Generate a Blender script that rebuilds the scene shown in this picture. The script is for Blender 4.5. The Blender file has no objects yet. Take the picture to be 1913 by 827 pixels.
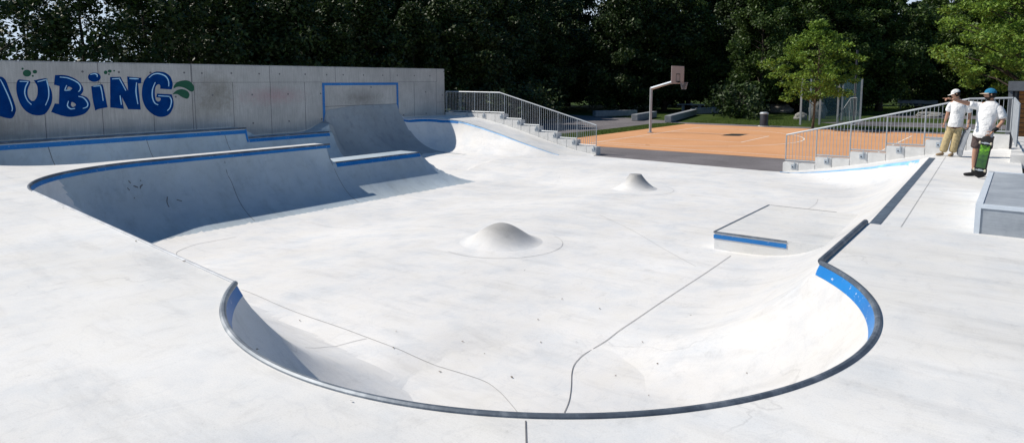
import bpy, bmesh, math, random
import numpy as np
from mathutils import Vector, Matrix
from mathutils.geometry import delaunay_2d_cdt, tessellate_polygon

SC = bpy.context.scene
COL = SC.collection
random.seed(7)
rng = np.random.default_rng(7)

# ------------------------------------------------------------------ camera
F = 1270.0; CXP = 956.5; PIT = math.radians(6.4); CYP = 150.0 + F*math.tan(PIT); CH = 3.17
cam_d = bpy.data.cameras.new('camera'); cam = bpy.data.objects.new('camera', cam_d); COL.objects.link(cam)
cam.location = (0, 0, CH)
cam.rotation_euler = (math.pi/2 - PIT, 0, math.asin(0.6))
cam_d.sensor_width = 36; cam_d.lens = 36*F/1913
cam_d.shift_y = -(413.5 - CYP)/1913
cam_d.clip_end = 2000; cam_d.clip_start = 0.05
SC.camera = cam

def ray(px, py):
    x = (px-CXP)/F; y = (CYP-py)/F
    dx = x; dy = math.cos(PIT)+y*math.sin(PIT); dz = -math.sin(PIT)+y*math.cos(PIT)
    return .8*dx-.6*dy, .6*dx+.8*dy, dz
def at_z(px, py, z):
    r = ray(px, py); t = (z-CH)/r[2]; return (r[0]*t, r[1]*t)
def at_a(px, py, a):
    r = ray(px, py); t = a/r[0]; return (r[1]*t, CH+r[2]*t)
def at_b(px, py, b):
    r = ray(px, py); t = b/r[1]; return (r[0]*t, CH+r[2]*t)

# ------------------------------------------------------------------ world + sun
w = bpy.data.worlds.new('World'); SC.world = w; w.use_nodes = True
nt = w.node_tree; bg = nt.nodes['Background']
sky = nt.nodes.new('ShaderNodeTexSky'); sky.sky_type = 'NISHITA'; sky.sun_disc = False
SUN_EL = math.radians(46.0); sdir = Vector((-.904, -.428, 0)).normalized()
sky.sun_elevation = SUN_EL
sky.sun_rotation = math.atan2(sdir.x, sdir.y)
sky.air_density = 1.0; sky.dust_density = 0.4; sky.ozone_density = 2.0
tint = nt.nodes.new('ShaderNodeMix'); tint.data_type = 'RGBA'; tint.blend_type = 'MULTIPLY'; tint.inputs[0].default_value = 1; tint.inputs[7].default_value = (.50, 1.0, 1.28, 1)
nt.links.new(sky.outputs[0], tint.inputs[6]); tcw = nt.nodes.new('ShaderNodeTexCoord'); sw = nt.nodes.new('ShaderNodeSeparateXYZ'); mw = nt.nodes.new('ShaderNodeMapRange'); haze = nt.nodes.new('ShaderNodeMix'); haze.data_type = 'RGBA'
nt.links.new(tcw.outputs['Generated'], sw.inputs[0]); nt.links.new(sw.outputs[2], mw.inputs[0]); mw.inputs['From Min'].default_value = .10; mw.inputs['From Max'].default_value = .26; mw.inputs['To Min'].default_value = 1; mw.inputs['To Max'].default_value = 0
nt.links.new(mw.outputs[0], haze.inputs[0]); nt.links.new(tint.outputs[2], haze.inputs[6]); haze.inputs[7].default_value = (10.5, 12.5, 15.0, 1)
nt.links.new(haze.outputs[2], bg.inputs[0]); bg.inputs[1].default_value = SKY_STRENGTH = 0.058
sun_d = bpy.data.lights.new('sun', 'SUN'); sun_d.energy = 5.0; sun_d.angle = math.radians(.53); sun_d.color = (1, .925, .825)
sun = bpy.data.objects.new('sun', sun_d); COL.objects.link(sun)
sv = Vector((sdir.x*math.cos(SUN_EL), sdir.y*math.cos(SUN_EL), math.sin(SUN_EL)))
sun.rotation_euler = sv.to_track_quat('Z', 'Y').to_euler(); sun.location = (-20, -10, 30)
SC.view_settings.view_transform = 'Standard'; SC.view_settings.look = 'None'
SC.view_settings.exposure = 0; SC.view_settings.gamma = 1

# ------------------------------------------------------------------ materials
class NT:
    def __init__(s, name, rough=.8, spec=.3):
        s.m = bpy.data.materials.new(name); s.m.use_nodes = True
        s.t = s.m.node_tree; s.b = s.t.nodes['Principled BSDF']
        s.b.inputs['Roughness'].default_value = rough
        s.b.inputs['Specular IOR Level'].default_value = spec
    def n(s, typ, **kw):
        n = s.t.nodes.new(typ)
        for k, v in kw.items():
            if k.startswith('i_'): n.inputs[k[2:].replace('_', ' ')].default_value = v
            else: setattr(n, k, v)
        return n
    def l(s, a, b): s.t.links.new(a, b)
    def coord(s, scale=(1, 1, 1), rot=(0, 0, 0)):
        tc = s.n('ShaderNodeTexCoord'); mp = s.n('ShaderNodeMapping')
        mp.inputs['Scale'].default_value = scale; mp.inputs['Rotation'].default_value = rot
        s.l(tc.outputs['Object'], mp.inputs[0]); return mp.outputs[0]
    def noise(s, co, scale, detail=5, rough=.6):
        n = s.n('ShaderNodeTexNoise'); n.inputs['Scale'].default_value = scale
        n.inputs['Detail'].default_value = detail; n.inputs['Roughness'].default_value = rough
        s.l(co, n.inputs['Vector']); return n.outputs['Fac']
    def ramp(s, fac, pts):
        r = s.n('ShaderNodeValToRGB'); e = r.color_ramp.elements
        while len(e) > 1: e.remove(e[-1])
        e[0].position = pts[0][0]; e[0].color = (*pts[0][1], 1)
        for p, c in pts[1:]:
            x = e.new(p); x.color = (*c, 1)
        s.l(fac, r.inputs[0]); return r.outputs[0]
    def mix(s, a, b, fac, mode='MIX'):
        m = s.n('ShaderNodeMix', data_type='RGBA', blend_type=mode)
        for sock, v in ((m.inputs[0], fac), (m.inputs[6], a), (m.inputs[7], b)):
            if isinstance(v, (int, float)): sock.default_value = v
            elif isinstance(v, tuple): sock.default_value = (*v, 1)
            else: s.l(v, sock)
        return m.outputs[2]
    def bump(s, h, strength=.2, dist=.02):
        b = s.n('ShaderNodeBump'); b.inputs['Strength'].default_value = strength; b.inputs['Distance'].default_value = dist
        s.l(h, b.inputs['Height']); s.l(b.outputs[0], s.b.inputs['Normal'])
    def base(s, c):
        if isinstance(c, tuple): s.b.inputs['Base Color'].default_value = (*c, 1)
        else: s.l(c, s.b.inputs['Base Color'])
        return s.m

def g(v): return (v, v, v)
def simple(name, col, rough=.7, metal=0., var=.15, scale=6., spec=.3):
    k = NT(name, rough, spec); k.b.inputs['Metallic'].default_value = metal
    f = k.noise(k.coord(), scale)
    lo = tuple(c*(1-var) for c in col); hi = tuple(min(1, c*(1+var)) for c in col)
    return k.base(k.ramp(f, [(.3, lo), (.7, hi)]))

def concrete_park(name, col=(.75, .747, .735), mott=1.0, spot=None):
    k = NT(name, .62, .35)
    co = k.coord(); st = k.coord((.35, 1.6, 1), (0, 0, .5))
    n1 = k.noise(co, .35, 6, .6); n2 = k.noise(st, 2.2, 8, .7); n3 = k.noise(co, 14, 6, .75); n4 = k.noise(co, 1.3, 7, .65)
    c = k.ramp(n1, [(.3, tuple(x*(1-.10*mott) for x in col)), (.7, tuple(min(1, x*(1+.06*mott)) for x in col))])
    c = k.mix(c, k.ramp(n2, [(.30, g(1-.10*mott)), (.5, g(1.0)), (.75, g(1-.02*mott))]), 1., 'MULTIPLY')
    c = k.mix(c, k.ramp(n4, [(.25, (.84, .88, .93)), (.52, g(1.)), (.75, (1., .985, .95))]), .85*mott, 'MULTIPLY')
    c = k.mix(c, k.ramp(n3, [(.24, g(.70)), (.38, g(1.0))]), .5*mott, 'MULTIPLY')
    n5 = k.noise(k.coord((1.2, .5, 1), (0, 0, -.7)), 5.5, 9, .78); n6 = k.noise(co, 90, 3, .8)
    c = k.mix(c, k.ramp(n5, [(.28, g(.80)), (.45, g(1.0)), (.8, g(1.03))]), .7*min(1, mott), 'MULTIPLY')
    c = k.mix(c, k.ramp(n6, [(.30, g(.80)), (.5, g(1.0)), (.7, g(1.04))]), .55, 'MULTIPLY')
    ms = k.n('ShaderNodeTexNoise'); ms.inputs['Scale'].default_value = .8; ms.inputs['Detail'].default_value = 3; ms.inputs['Distortion'].default_value = 2.5; k.l(co, ms.inputs['Vector'])
    c = k.mix(c, k.ramp(ms.outputs['Fac'], [(.485, g(1)), (.498, (.90, .91, .93)), (.511, g(1))]), .5, 'MULTIPLY')
    # fine cracks
    vo = k.n('ShaderNodeTexVoronoi', feature='DISTANCE_TO_EDGE'); vo.inputs['Scale'].default_value = .21
    wv = k.n('ShaderNodeVectorMath', operation='ADD')
    nn = k.n('ShaderNodeTexNoise'); nn.inputs['Scale'].default_value = 1.1; nn.inputs['Detail'].default_value = 6
    k.l(co, nn.inputs['Vector'])
    sc = k.n('ShaderNodeVectorMath', operation='SCALE'); sc.inputs['Scale'].default_value = 1.6
    k.l(nn.outputs['Color'], sc.inputs[0]); k.l(co, wv.inputs[0]); k.l(sc.outputs[0], wv.inputs[1]); k.l(wv.outputs[0], vo.inputs['Vector'])
    ck = k.ramp(vo.outputs['Distance'], [(0, g(1)), (.0007, g(1)), (.0016, g(0))])
    gate = k.ramp(k.noise(co, .5, 2), [(.56, g(0)), (.62, g(1))])
    ckm = k.mix(ck, gate, 1., 'MULTIPLY')
    sp = k.n('ShaderNodeSeparateColor'); k.l(ckm, sp.inputs[0])
    mf = k.n('ShaderNodeMath', operation='MULTIPLY'); mf.inputs[1].default_value = .22; k.l(sp.outputs[0], mf.inputs[0])
    c = k.mix(c, (.2, .2, .2), mf.outputs[0])
    if 'bowl concrete' == name:      # colour darkened on the sun-facing side so the sunlight does not clip
        sp2 = k.n('ShaderNodeSeparateXYZ'); k.l(co, sp2.inputs[0]); ma = k.n('ShaderNodeMapRange', interpolation_type='SMOOTHSTEP'); mb2 = k.n('ShaderNodeMapRange', interpolation_type='SMOOTHSTEP')
        for m_, s_, a_, b_ in ((ma, 0, -4.6, -1.8), (mb2, 1, 2.4, 5.5)):
            m_.inputs['From Min'].default_value = a_; m_.inputs['From Max'].default_value = b_; k.l(sp2.outputs[s_], m_.inputs[0])
        mm = k.n('ShaderNodeMath', operation='MULTIPLY'); k.l(ma.outputs[0], mm.inputs[0]); k.l(mb2.outputs[0], mm.inputs[1])
        c = k.mix(c, k.mix(c, (.83, .83, .835), 1., 'MULTIPLY'), mm.outputs[0])
    if spot:
        sx = k.n('ShaderNodeVectorMath', operation='DISTANCE'); sx.inputs[1].default_value = spot[:3]; fl = k.n('ShaderNodeVectorMath', operation='MULTIPLY'); fl.inputs[1].default_value = (1, 1, 0)
        k.l(co, fl.inputs[0]); k.l(fl.outputs[0], sx.inputs[0]); mr = k.n('ShaderNodeMapRange', interpolation_type='SMOOTHSTEP'); mr.inputs['From Min'].default_value = spot[3]; mr.inputs['From Max'].default_value = spot[4]
        mr.inputs['To Min'].default_value = 1; mr.inputs['To Max'].default_value = 0; k.l(sx.outputs['Value'], mr.inputs[0])
        c = k.mix(c, k.mix(c, spot[5], 1., 'MULTIPLY'), mr.outputs[0])
    k.bump(k.noise(co, 30, 8, .7), .12, .01)
    return k.base(c)

M = {}
M['deck'] = concrete_park('troweled white concrete', (.745, .742, .728), 1.4)
M['bowl'] = concrete_park('bowl concrete', (.765, .76, .75), 1.25)
M['alu'] = simple('pale zinc frame', (.62, .68, .74), .5, .1, .1, 4)
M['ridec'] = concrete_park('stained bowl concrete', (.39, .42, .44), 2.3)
M['bank'] = concrete_park('shade-tinted bank concrete', (.47, .555, .61), 1.7)  # darker, bluer albedo puts the wall banks' shade into the colour
M['quarter_shade'] = concrete_park('shade-tinted quarter pipe concrete', (.47, .545, .60), 1.8)  # bowl concrete darkened and blued to carry the quarter pipes' shade
M['moundc'] = concrete_park('grey centred mound concrete', (.765, .76, .75), 1.6, (-7.78, 10.12, 0, .15, .74, (.50, .50, .50)))  # darkens toward the middle of the dome
M['volcanoc'] = concrete_park('grey cone concrete', (.765, .76, .75), 1.6, (-8.68, 17.5, 0, .12, .58, (.44, .44, .44)))  # grey middle, deepened to stand in for the side away from the sun
M['bench'] = simple('dark bench concrete', (.26, .28, .30), .8, 0, .2, 4)  # darker than the precast blocks
M['precast'] = simple('precast concrete', (.64, .64, .63), .8, 0, .1, 5)
M['steel'] = simple('galvanised steel', (.42, .47, .52), .5, .3, .12, 4)
M['railsteel'] = simple('galvanised railing steel', (.40, .43, .46), .45, .35, .12, 3)
k = NT('worn coping steel', .58, .4); k.b.inputs['Metallic'].default_value = .45
f = k.noise(k.coord((1, 1, 1)), 3.0, 6); c = k.ramp(f, [(.3, (.07, .085, .11)), (.55, (.13, .155, .19)), (.75, (.30, .33, .37))])
M['coping'] = k.base(c)
M['plate'] = simple('waxed steel edge', (.16, .19, .23), .4, .4, .35, 8)
k = NT('blue tile paint', .4, .4); co = k.coord()
c = k.ramp(k.noise(co, 1.5), [(.3, (.008, .14, .43)), (.7, (.018, .20, .54))])
c = k.mix(c, (.55, .6, .65), k.ramp(k.noise(co, 22, 3), [(.66, g(0)), (.70, g(.75))]))
M['blue'] = k.base(c)
k = NT('worn light blue paint', .5, .4); co = k.coord()
c = k.mix((.07, .33, .72), (.55, .6, .65), k.ramp(k.noise(co, 9, 5), [(.50, g(0)), (.60, g(.8))]))
M['blueworn'] = k.base(c)
M['lightblue'] = simple('faded light blue paint', (.22, .47, .80), .5, 0, .3, 3)
k = NT('worn pale steel', .5, .4); k.b.inputs['Metallic'].default_value = .3
M['palesteel'] = k.base(k.ramp(k.noise(k.coord(), 2.2, 6), [(.35, (.12, .14, .17)), (.5, (.30, .33, .36)), (.65, (.50, .52, .54))]))
k = NT('rim steel, worn bright to dark', .55, .4); k.b.inputs['Metallic'].default_value = .35; co = k.coord()
pa = k.ramp(k.noise(k.coord(), 2.2, 6), [(.35, (.13, .15, .18)), (.5, (.28, .31, .34)), (.65, (.46, .48, .50))])
pd_ = k.ramp(k.noise(co, 4.0, 7, .75), [(.3, (.07, .085, .11)), (.5, (.11, .135, .17)), (.66, (.25, .28, .32))])
sx_ = k.n('ShaderNodeSeparateXYZ'); k.l(co, sx_.inputs[0]); mr_ = k.n('ShaderNodeMapRange'); mr_.inputs['From Min'].default_value = -4.6; mr_.inputs['From Max'].default_value = -2.6; k.l(sx_.outputs[0], mr_.inputs[0])
M['copingmix'] = k.base(k.mix(pa, pd_, mr_.outputs[0]))  # pale at one end of the rim, dark at the other
M['dullsteel'] = simple('dull pale steel', (.42, .44, .47), .65, .2, .2, 3)
M['joint'] = simple('joint gap', (.15, .15, .16), .9)
M['jointsoft'] = simple('filled joint', (.42, .42, .42), .9)

def asphalt():
    k = NT('asphalt', .9, .2); co = k.coord()
    c = k.ramp(k.noise(co, 60, 3, .8), [(.3, (.10, .094, .10)), (.55, (.17, .16, .168)), (.72, (.28, .265, .27))])
    c = k.mix(c, k.ramp(k.noise(co, .5, 5), [(.3, g(.8)), (.7, g(1.25))]), 1., 'MULTIPLY')
    return k.base(c)
M['asphalt'] = asphalt()
k = NT('orange court rubber', .85, .2); co = k.coord()
c = k.ramp(k.noise(co, .4, 6), [(.3, (.60, .305, .15)), (.7, (.68, .365, .19))])
c = k.mix(c, k.ramp(k.noise(co, 40, 2, .8), [(.3, g(.85)), (.7, g(1.08))]), 1., 'MULTIPLY')
M['court'] = k.base(c)
M['line'] = simple('court line paint', (.85, .80, .72), .8, 0, .08, 5)
k = NT('ground', .95, .1); co = k.coord()
c = k.ramp(k.noise(co, .7, 6), [(.3, (.035, .055, .014)), (.55, (.05, .085, .018)), (.75, (.07, .085, .03))])
c = k.mix(c, k.ramp(k.noise(co, 25, 4, .8), [(.3, g(.5)), (.7, g(1.35))]), 1., 'MULTIPLY')
k.bump(k.noise(co, 30, 4, .8), 1, .05)
M['ground'] = k.base(c)
k = NT('leaf litter', .95, .1); co = k.coord()
c = k.ramp(k.noise(co, 12, 6, .8), [(.3, (.03, .022, .015)), (.5, (.10, .07, .04)), (.62, (.22, .15, .07)), (.75, (.08, .06, .04))])
k.bump(k.noise(co, 14, 4, .8), 1, .08)
M['litter'] = k.base(c)

# shuttered concrete of the tall wall: board texture, stains, dirt under the form seams
def wallmat():
    k = NT('shuttered concrete', .75, .3)
    co = k.coord(); vs = k.coord((1, 7, .5)); hs = k.coord((1, .25, 3))
    c = k.ramp(k.noise(co, .8, 7, .65), [(.3, (.42, .41, .395)), (.7, (.58, .57, .545))])
    c = k.mix(c, k.ramp(k.noise(vs, 3.5, 8, .75), [(.3, g(.70)), (.7, g(1.12))]), .8, 'MULTIPLY')
    c = k.mix(c, k.ramp(k.noise(co, 40, 5, .8), [(.3, g(.75)), (.65, g(1.1))]), .6, 'MULTIPLY')
    sep = k.n('ShaderNodeSeparateXYZ'); tc = k.n('ShaderNodeTexCoord'); k.l(tc.outputs['Object'], sep.inputs[0])
    def blob(c, y, z, ry, rz, col, amt, sc=5):
        sx = k.n('ShaderNodeCombineXYZ'); 
        for i, (src, o, r) in enumerate(((1, y, ry), (2, z, rz))):
            m1 = k.n('ShaderNodeMath', operation='SUBTRACT'); m1.inputs[1].default_value = o
            m2 = k.n('ShaderNodeMath', operation='DIVIDE'); m2.inputs[1].default_value = r
            k.l(sep.outputs[src], m1.inputs[0]); k.l(m1.outputs[0], m2.inputs[0]); k.l(m2.outputs[0], sx.inputs[i])
        ln = k.n('ShaderNodeVectorMath', operation='LENGTH'); k.l(sx.outputs[0], ln.inputs[0])
        nz = k.noise(co, sc, 6, .7)
        ad = k.n('ShaderNodeMath', operation='ADD'); k.l(ln.outputs['Value'], ad.inputs[0])
        mm = k.n('ShaderNodeMath', operation='MULTIPLY'); mm.inputs[1].default_value = 1.6; k.l(nz, mm.inputs[0]); k.l(mm.outputs[0], ad.inputs[1])
        f = k.ramp(ad.outputs[0], [(.0, g(amt)), (.98, g(0))])
        mr = k.n('ShaderNodeMapRange'); mr.inputs['From Min'].default_value = .75; mr.inputs['From Max'].default_value = 1.85
        mr.inputs['To Min'].default_value = amt; mr.inputs['To Max'].default_value = 0; k.l(ad.outputs[0], mr.inputs[0])
        return k.mix(c, col, mr.outputs[0])
    c = blob(c, 13.3, 2.75, .85, .75, (.20, .185, .15), .75)
    c = blob(c, 13.0, 2.2, 1.2, .5, (.24, .225, .19), .55)
    c = blob(c, 15.6, 2.55, 1.7, .42, (.46, .24, .25), .5, 7)
    c = blob(c, 20.0, 2.4, 1.5, .45, (.19, .18, .16), .7)
    c = blob(c, 6.5, 1.7, 1.2, .7, (.20, .19, .17), .6)
    k.bump(k.noise(co, 18, 8, .8), .25, .02)
    return k.base(c)
M['wall'] = wallmat()

# ------------------------------------------------------------------ object helpers
def tag(o, label=None, cat=None, group=None, kind=None):
    if label: o['label'] = label
    if cat: o['category'] = cat
    if group: o['group'] = group
    if kind: o['kind'] = kind
    return o
def mesh_obj(name, verts, faces, mat, parent=None, smooth=False, sharp=None):
    me = bpy.data.meshes.new(name); me.from_pydata([tuple(v) for v in verts], [], [tuple(f) for f in faces]); me.update()
    if smooth:
        me.polygons.foreach_set('use_smooth', [True]*len(me.polygons))
        if sharp: me.set_sharp_from_angle(angle=math.radians(sharp))
    if mat: me.materials.append(mat)
    o = bpy.data.objects.new(name, me); COL.objects.link(o)
    if parent: o.parent = parent
    return o
def empty(name, loc, rz=0, **kw):
    o = bpy.data.objects.new(name, None); COL.objects.link(o); o.location = loc; o.rotation_euler = (0, 0, rz)
    o.empty_display_size = .2
    return tag(o, **kw)
class MB:
    def __init__(s): s.v = []; s.f = []
    def add(s, vs, fs):
        n = len(s.v); s.v += [tuple(v) for v in vs]; s.f += [tuple(i+n for i in f) for f in fs]; return s
    def box(s, x0, x1, y0, y1, z0, z1, bev=0):
        if bev:
            bm = bmesh.new(); bmesh.ops.create_cube(bm, size=1)
            for v in bm.verts: v.co = Vector(((x0+x1)/2+v.co.x*(x1-x0), (y0+y1)/2+v.co.y*(y1-y0), (z0+z1)/2+v.co.z*(z1-z0)))
            bmesh.ops.bevel(bm, geom=bm.edges[:], offset=bev, segments=2, affect='EDGES')
            bm.verts.index_update(); s.add([v.co[:] for v in bm.verts], [[v.index for v in f.verts] for f in bm.faces]); bm.free(); return s
        return s.add([(x0,y0,z0),(x1,y0,z0),(x1,y1,z0),(x0,y1,z0),(x0,y0,z1),(x1,y0,z1),(x1,y1,z1),(x0,y1,z1)],
              [(0,3,2,1),(4,5,6,7),(0,1,5,4),(1,2,6,5),(2,3,7,6),(3,0,4,7)])
    def tube(s, pts, r, n=8, caps=True, flat=None):
        pts = [Vector(p) for p in pts]; rr = r if isinstance(r, (list, tuple)) else [r]*len(pts)
        rings = []; prev = None
        for i, p in enumerate(pts):
            t = (pts[min(i+1, len(pts)-1)]-pts[max(i-1, 0)]).normalized()
            if prev is None:
                a = Vector((0, 0, 1)) if abs(t.z) < .9 else Vector((1, 0, 0))
                u = t.cross(a).normalized()
            else:
                u = (prev - t*prev.dot(t)).normalized()
            prev = u; v = t.cross(u)
            rings.append([p + (u*math.cos(2*math.pi*k/n)+v*math.sin(2*math.pi*k/n))*rr[i] for k in range(n)])
        vs = [q for ring in rings for q in ring]; fs = []
        for i in range(len(pts)-1):
            for k in range(n):
                fs.append((i*n+k, i*n+(k+1) % n, (i+1)*n+(k+1) % n, (i+1)*n+k))
        if caps: fs.append(tuple(range(n))[::-1]); fs.append(tuple((len(pts)-1)*n+k for k in range(n)))
        return s.add(vs, fs)
    def bar(s, p, q, w, h=None):   # square bar
        return s.tube([p, q], (w/2)*1.414, 4)
    def lathe(s, prof, c=(0, 0, 0), n=24):
        vs = []; fs = []
        for r, z in prof:
            for k in range(n): vs.append((c[0]+r*math.cos(2*math.pi*k/n), c[1]+r*math.sin(2*math.pi*k/n), c[2]+z))
        for i in range(len(prof)-1):
            for k in range(n): fs.append((i*n+k, i*n+(k+1) % n, (i+1)*n+(k+1) % n, (i+1)*n+k))
        fs.append(tuple(range(n))[::-1]); fs.append(tuple((len(prof)-1)*n+k for k in range(n)))
        return s.add(vs, fs)
    def xf(s, m):
        s.v = [tuple(m @ Vector(v)) for v in s.v]; return s
    def build(s, name, mat, parent=None, smooth=False, sharp=35):
        return mesh_obj(name, s.v, s.f, mat, parent, smooth, sharp)
# ------------------------------------------------------------------ the skate park surface: one height function, cut into its parts
DK = 1.30; DKR = 1.22; R0 = 2.2; RR = 2.9
def ss(x, a, b):
    t = min(1, max(0, (x-a)/(b-a))); return t*t*(3-2*t)
def interp(x, pts):
    if x <= pts[0][0]: return pts[0][1]
    for (x0, y0), (x1, y1) in zip(pts, pts[1:]):
        if x <= x1: return y0+(y1-y0)*(x-x0)/(x1-x0)
    return pts[-1][1]
def prof(d, R):
    if d <= 0: return 0.
    d = min(d, .985*R); return R-math.sqrt(R*R-d*d)
def Wd(h, R):
    h = max(0., min(h, .83*R)); return math.sqrt(2*R*h-h*h)
def zf(a, b): return -.35*(1-ss(a, -13, -8.5))*(1-ss(b, 17.8, 21.5))
CA, CB, CR = -3.56, 5.06, 2.75       # round pocket at the front (refitted below)
def fit_circle(pts):
    A = np.array([[x, y, 1] for x, y in pts]); y = -np.array([x*x+y*y for x, y in pts])
    s = np.linalg.lstsq(A, y, rcond=None)[0]; cx, cy = -s[0]/2, -s[1]/2
    return float(cx), float(cy), float(math.sqrt(cx*cx+cy*cy-s[2]))
CA, CB, CR = fit_circle([at_z(*p, DK) for p in [(425,580),(450,640),(540,700),(700,750),(980,780),(1200,775),(1400,745),(1520,705),(1600,650),(1636,595),(1620,545),(1580,510)]])
LA, LB = (-5.71, 3.37), (-13.95, 4.31)
sl = (LB[1]-LA[1])/(LB[0]-LA[0]); cl = 1/math.hypot(1, sl)
def left_d(a, b): return (b-(LA[1]+sl*(a-LA[0])))*cl
REAR = -16.42; BACK = -16.85; SP1 = 12.85; LOW = .76; SP2 = 16.15; RRIM = -1.56; WRIM = -22.4; WALL = -23.2; GRIM = 23.5
def rampL(a): return interp(a, [(-21.6,1.45),(-20.4,1.30),(-19.4,1.10),(-18.45,.88),(-17.5,.63),(-16.5,.38),(-15.5,.15),(-14.45,0.)])
def rampR(a): return interp(a, [(-6.55,0.),(-5.5,.17),(-4.45,.38),(-3.4,.61),(-2.35,.86),(-1.3,1.08),(-.4,1.18)])
def bcR(a): return interp(a, [(-7.2,23.9),(-6.,23.45),(-4.9,23.),(-4.2,22.7),(-3.1,22.05),(-2.35,21.4),(-1.8,20.0)])
def zcR(a): return interp(a, [(-7.2,0),(-6.,.10),(-4.9,.30),(-4.2,.45),(-3.4,.64),(-3.0,.78),(-2.35,.96),(-1.8,1.22)])
def comb(x, y, rc):
    if x < rc and y < rc: return rc-math.hypot(rc-x, rc-y)
    return min(x, y)
rc = 3.5; cxr = REAR+rc; cyr = LA[1]+sl*(cxr-LA[0]) + rc/cl      # rear left corner
MOUNDS = [(-7.85, 10.12, 1.22, .385, 0), (-8.72, 17.5, 1.12, .44, 1)]
def rrim(b): return RRIM-.24*ss(b, 9.9, 9.9) if False else RRIM-.24*max(0, (b-9.9)/10.1)
def height(a, b):
    f = zf(a, b)
    # --- valley and wall side
    if a < -16.62:
        dk = DK if b < SP1 else LOW
        end = max(BACK*-1-(-a), 0) if False else 0
        da = BACK - a
        dEnd = b - SP2
        dr = max(da, dEnd)
        db = b - 5.05
        dM = comb(dr, db, 1.7)
        W = Wd(DK-f, R0)
        z1 = min(dk if b > 5.05 and a > -17.6 else DK, f+prof(W-dM, R0)); ident = 'valley_bank'
        if z1 >= dk-.003: ident = 'spine' if b > 6.6 and a > -17.5 else 'deck'
        if b > SP1 and ident in ('spine', 'valley_bank'): ident = 'low_spine'
        if b < 5.05: z1 = DK; ident = 'deck'
        # wall bank
        tw = min(1, max(0, (a+23.2)/1.7)); wr = ss(b, 17.90-.65*tw, 17.98+.55*tw)*(1-ss(b, 22.02-.7*tw, 22.10+1.5*tw))
        D = 1.45 if (b < 13.86 or b > 18) else 1.10
        dist = a-WRIM if b < 18.5 else comb(a+23.3, GRIM-b, 3.0)
        Wb = Wd(1.45-f, R0)
        z2 = f+prof(Wb-dist, R0)
        if b < 18: Dtop = D
        else: Dtop = rampL(a) if a > -21.6 else 1.45
        if 13.86 <= b < 18 and a < WRIM-.05:
            Dtop = D + .33*max(0, 1-(b-13.86)/.8)**2 + .5*max(0, 1-(17.9-b)/1.3)**2
        if b > 18:
            Wb = Wd(Dtop-f, R0); z2 = f+prof(Wb-dist, R0)
        z2 = min(z2, Dtop)
        zr = min(2.08, f+prof(-20.45-a, 2.77))
        z2 = z2*(1-wr)+zr*wr
        id2 = 'wall_bank' if b < 13.86 else ('low_wall_bank' if b < 17.6 else ('wall_ride' if b < 22.1 else 'corner_bank'))
        if b > GRIM and z2 >= Dtop-.003: id2 = 'ramp_left'
        if z2 > z1+1e-5: z, ident = z2, id2
        else: z = z1
        if z <= f+.004: ident = 'floor'
        return z, ident
    # --- main bowl
    dr = a-REAR
    if b > SP2: dr = max(dr, b-SP2)
    dl = left_d(a, b)-max(0, a+3.0)*.8
    vx, vy = a-cxr, b-cyr
    if vy < 0 and vx*cl+vy*sl*cl < 0: dM = rc-math.hypot(vx, vy)
    else: dM = min(dr, dl)
    dk = DK
    if b > SP1 and a < -12: dk = LOW
    W = Wd(DK-f, R0)
    zL = min(dk, f+prof(W-dM, R0))
    if dr < dl: idL = 'rear_quarter' if b < SP1 else 'low_spine'
    else: idL = 'left_quarter'
    if a > -3.9-1e-6 or True:
        # right bank
        DR = DK if b < 9.86 else (DK-(DK-DKR)*min(1, (b-9.86)/.1))
        WR = Wd(DR-f, RR)
        zR = min(DR, f+prof(WR-(rrim(b)-a-max(0, 6.3-b)*.5), RR))
        bc = bcR(a); zc = zcR(a)
        if b > bc:
            t = (b-bc)/max(.3, 24.6-bc); zG = zc+(rampR(a)-zc)*min(1, t)
            if a > -1.8: zG = DKR+(min(DKR, rampR(a))-DKR)*ss(b, 20.5, 24.3)
            zR2 = zG; idR = 'ramp_right'
        else:
            zG = f+prof(Wd(zc-f, R0)-(bc-b)*.9, R0); zR2 = zG; idR = 'right_bank'
        if a < -1.6:
            kk = .28; h = max(0, kk-abs(zR-zR2))/kk
            zR3 = max(zR, zR2)+h*h*kk*.25
            if b > bc: zR3 = zG
            zR3 = min(zR3, max(zc, DR) if b > bc else DR)
            zR = zR3
            if b <= bc: idR = 'right_bank'
        elif b > 20: zR = min(zR, zG)
    # left end bank along the railing
    zG2 = -9
    if b > 18 and a < -13.5:
        Dt = rampL(a); zG2 = min(Dt, f+prof(Wd(Dt-f, R0)-(GRIM-b), R0)) if Dt > .002 else -9
    zmain = zL; ident = idL
    if zR > zmain: zmain = zR; ident = idR
    if zG2 > zmain: zmain = zG2; ident = 'end_bank' if b < GRIM else 'ramp_left'
    dC = CR-math.hypot(a-CA, b-CB)
    zC = min(DK, prof(Wd(DK, R0)-dC, R0))
    if zC < zmain: ident = 'pocket'
    z = min(zC, zmain); k_ = .26*max(0, 1-z/1.0)
    if k_ > 0 and abs(zC-zmain) < k_: h_ = (k_-abs(zC-zmain))/k_; z -= h_*h_*k_*.25; z = max(z, f)
    if ident in ('left_quarter', 'rear_quarter', 'pocket', 'right_bank') or z >= DK-.003:
        if z >= DK-.003 and ident != 'low_spine':
            ident = 'deck' if not (a < -15 and b > 6.6) else 'spine'
    if ident == 'right_bank' and a > rrim(b)-.01: ident = 'deck' if b < 9.9 else 'far_deck'
    if ident == 'ramp_right' and a > -1.75: ident = 'far_deck'
    if z <= f+.004:
        ident = 'floor'
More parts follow.
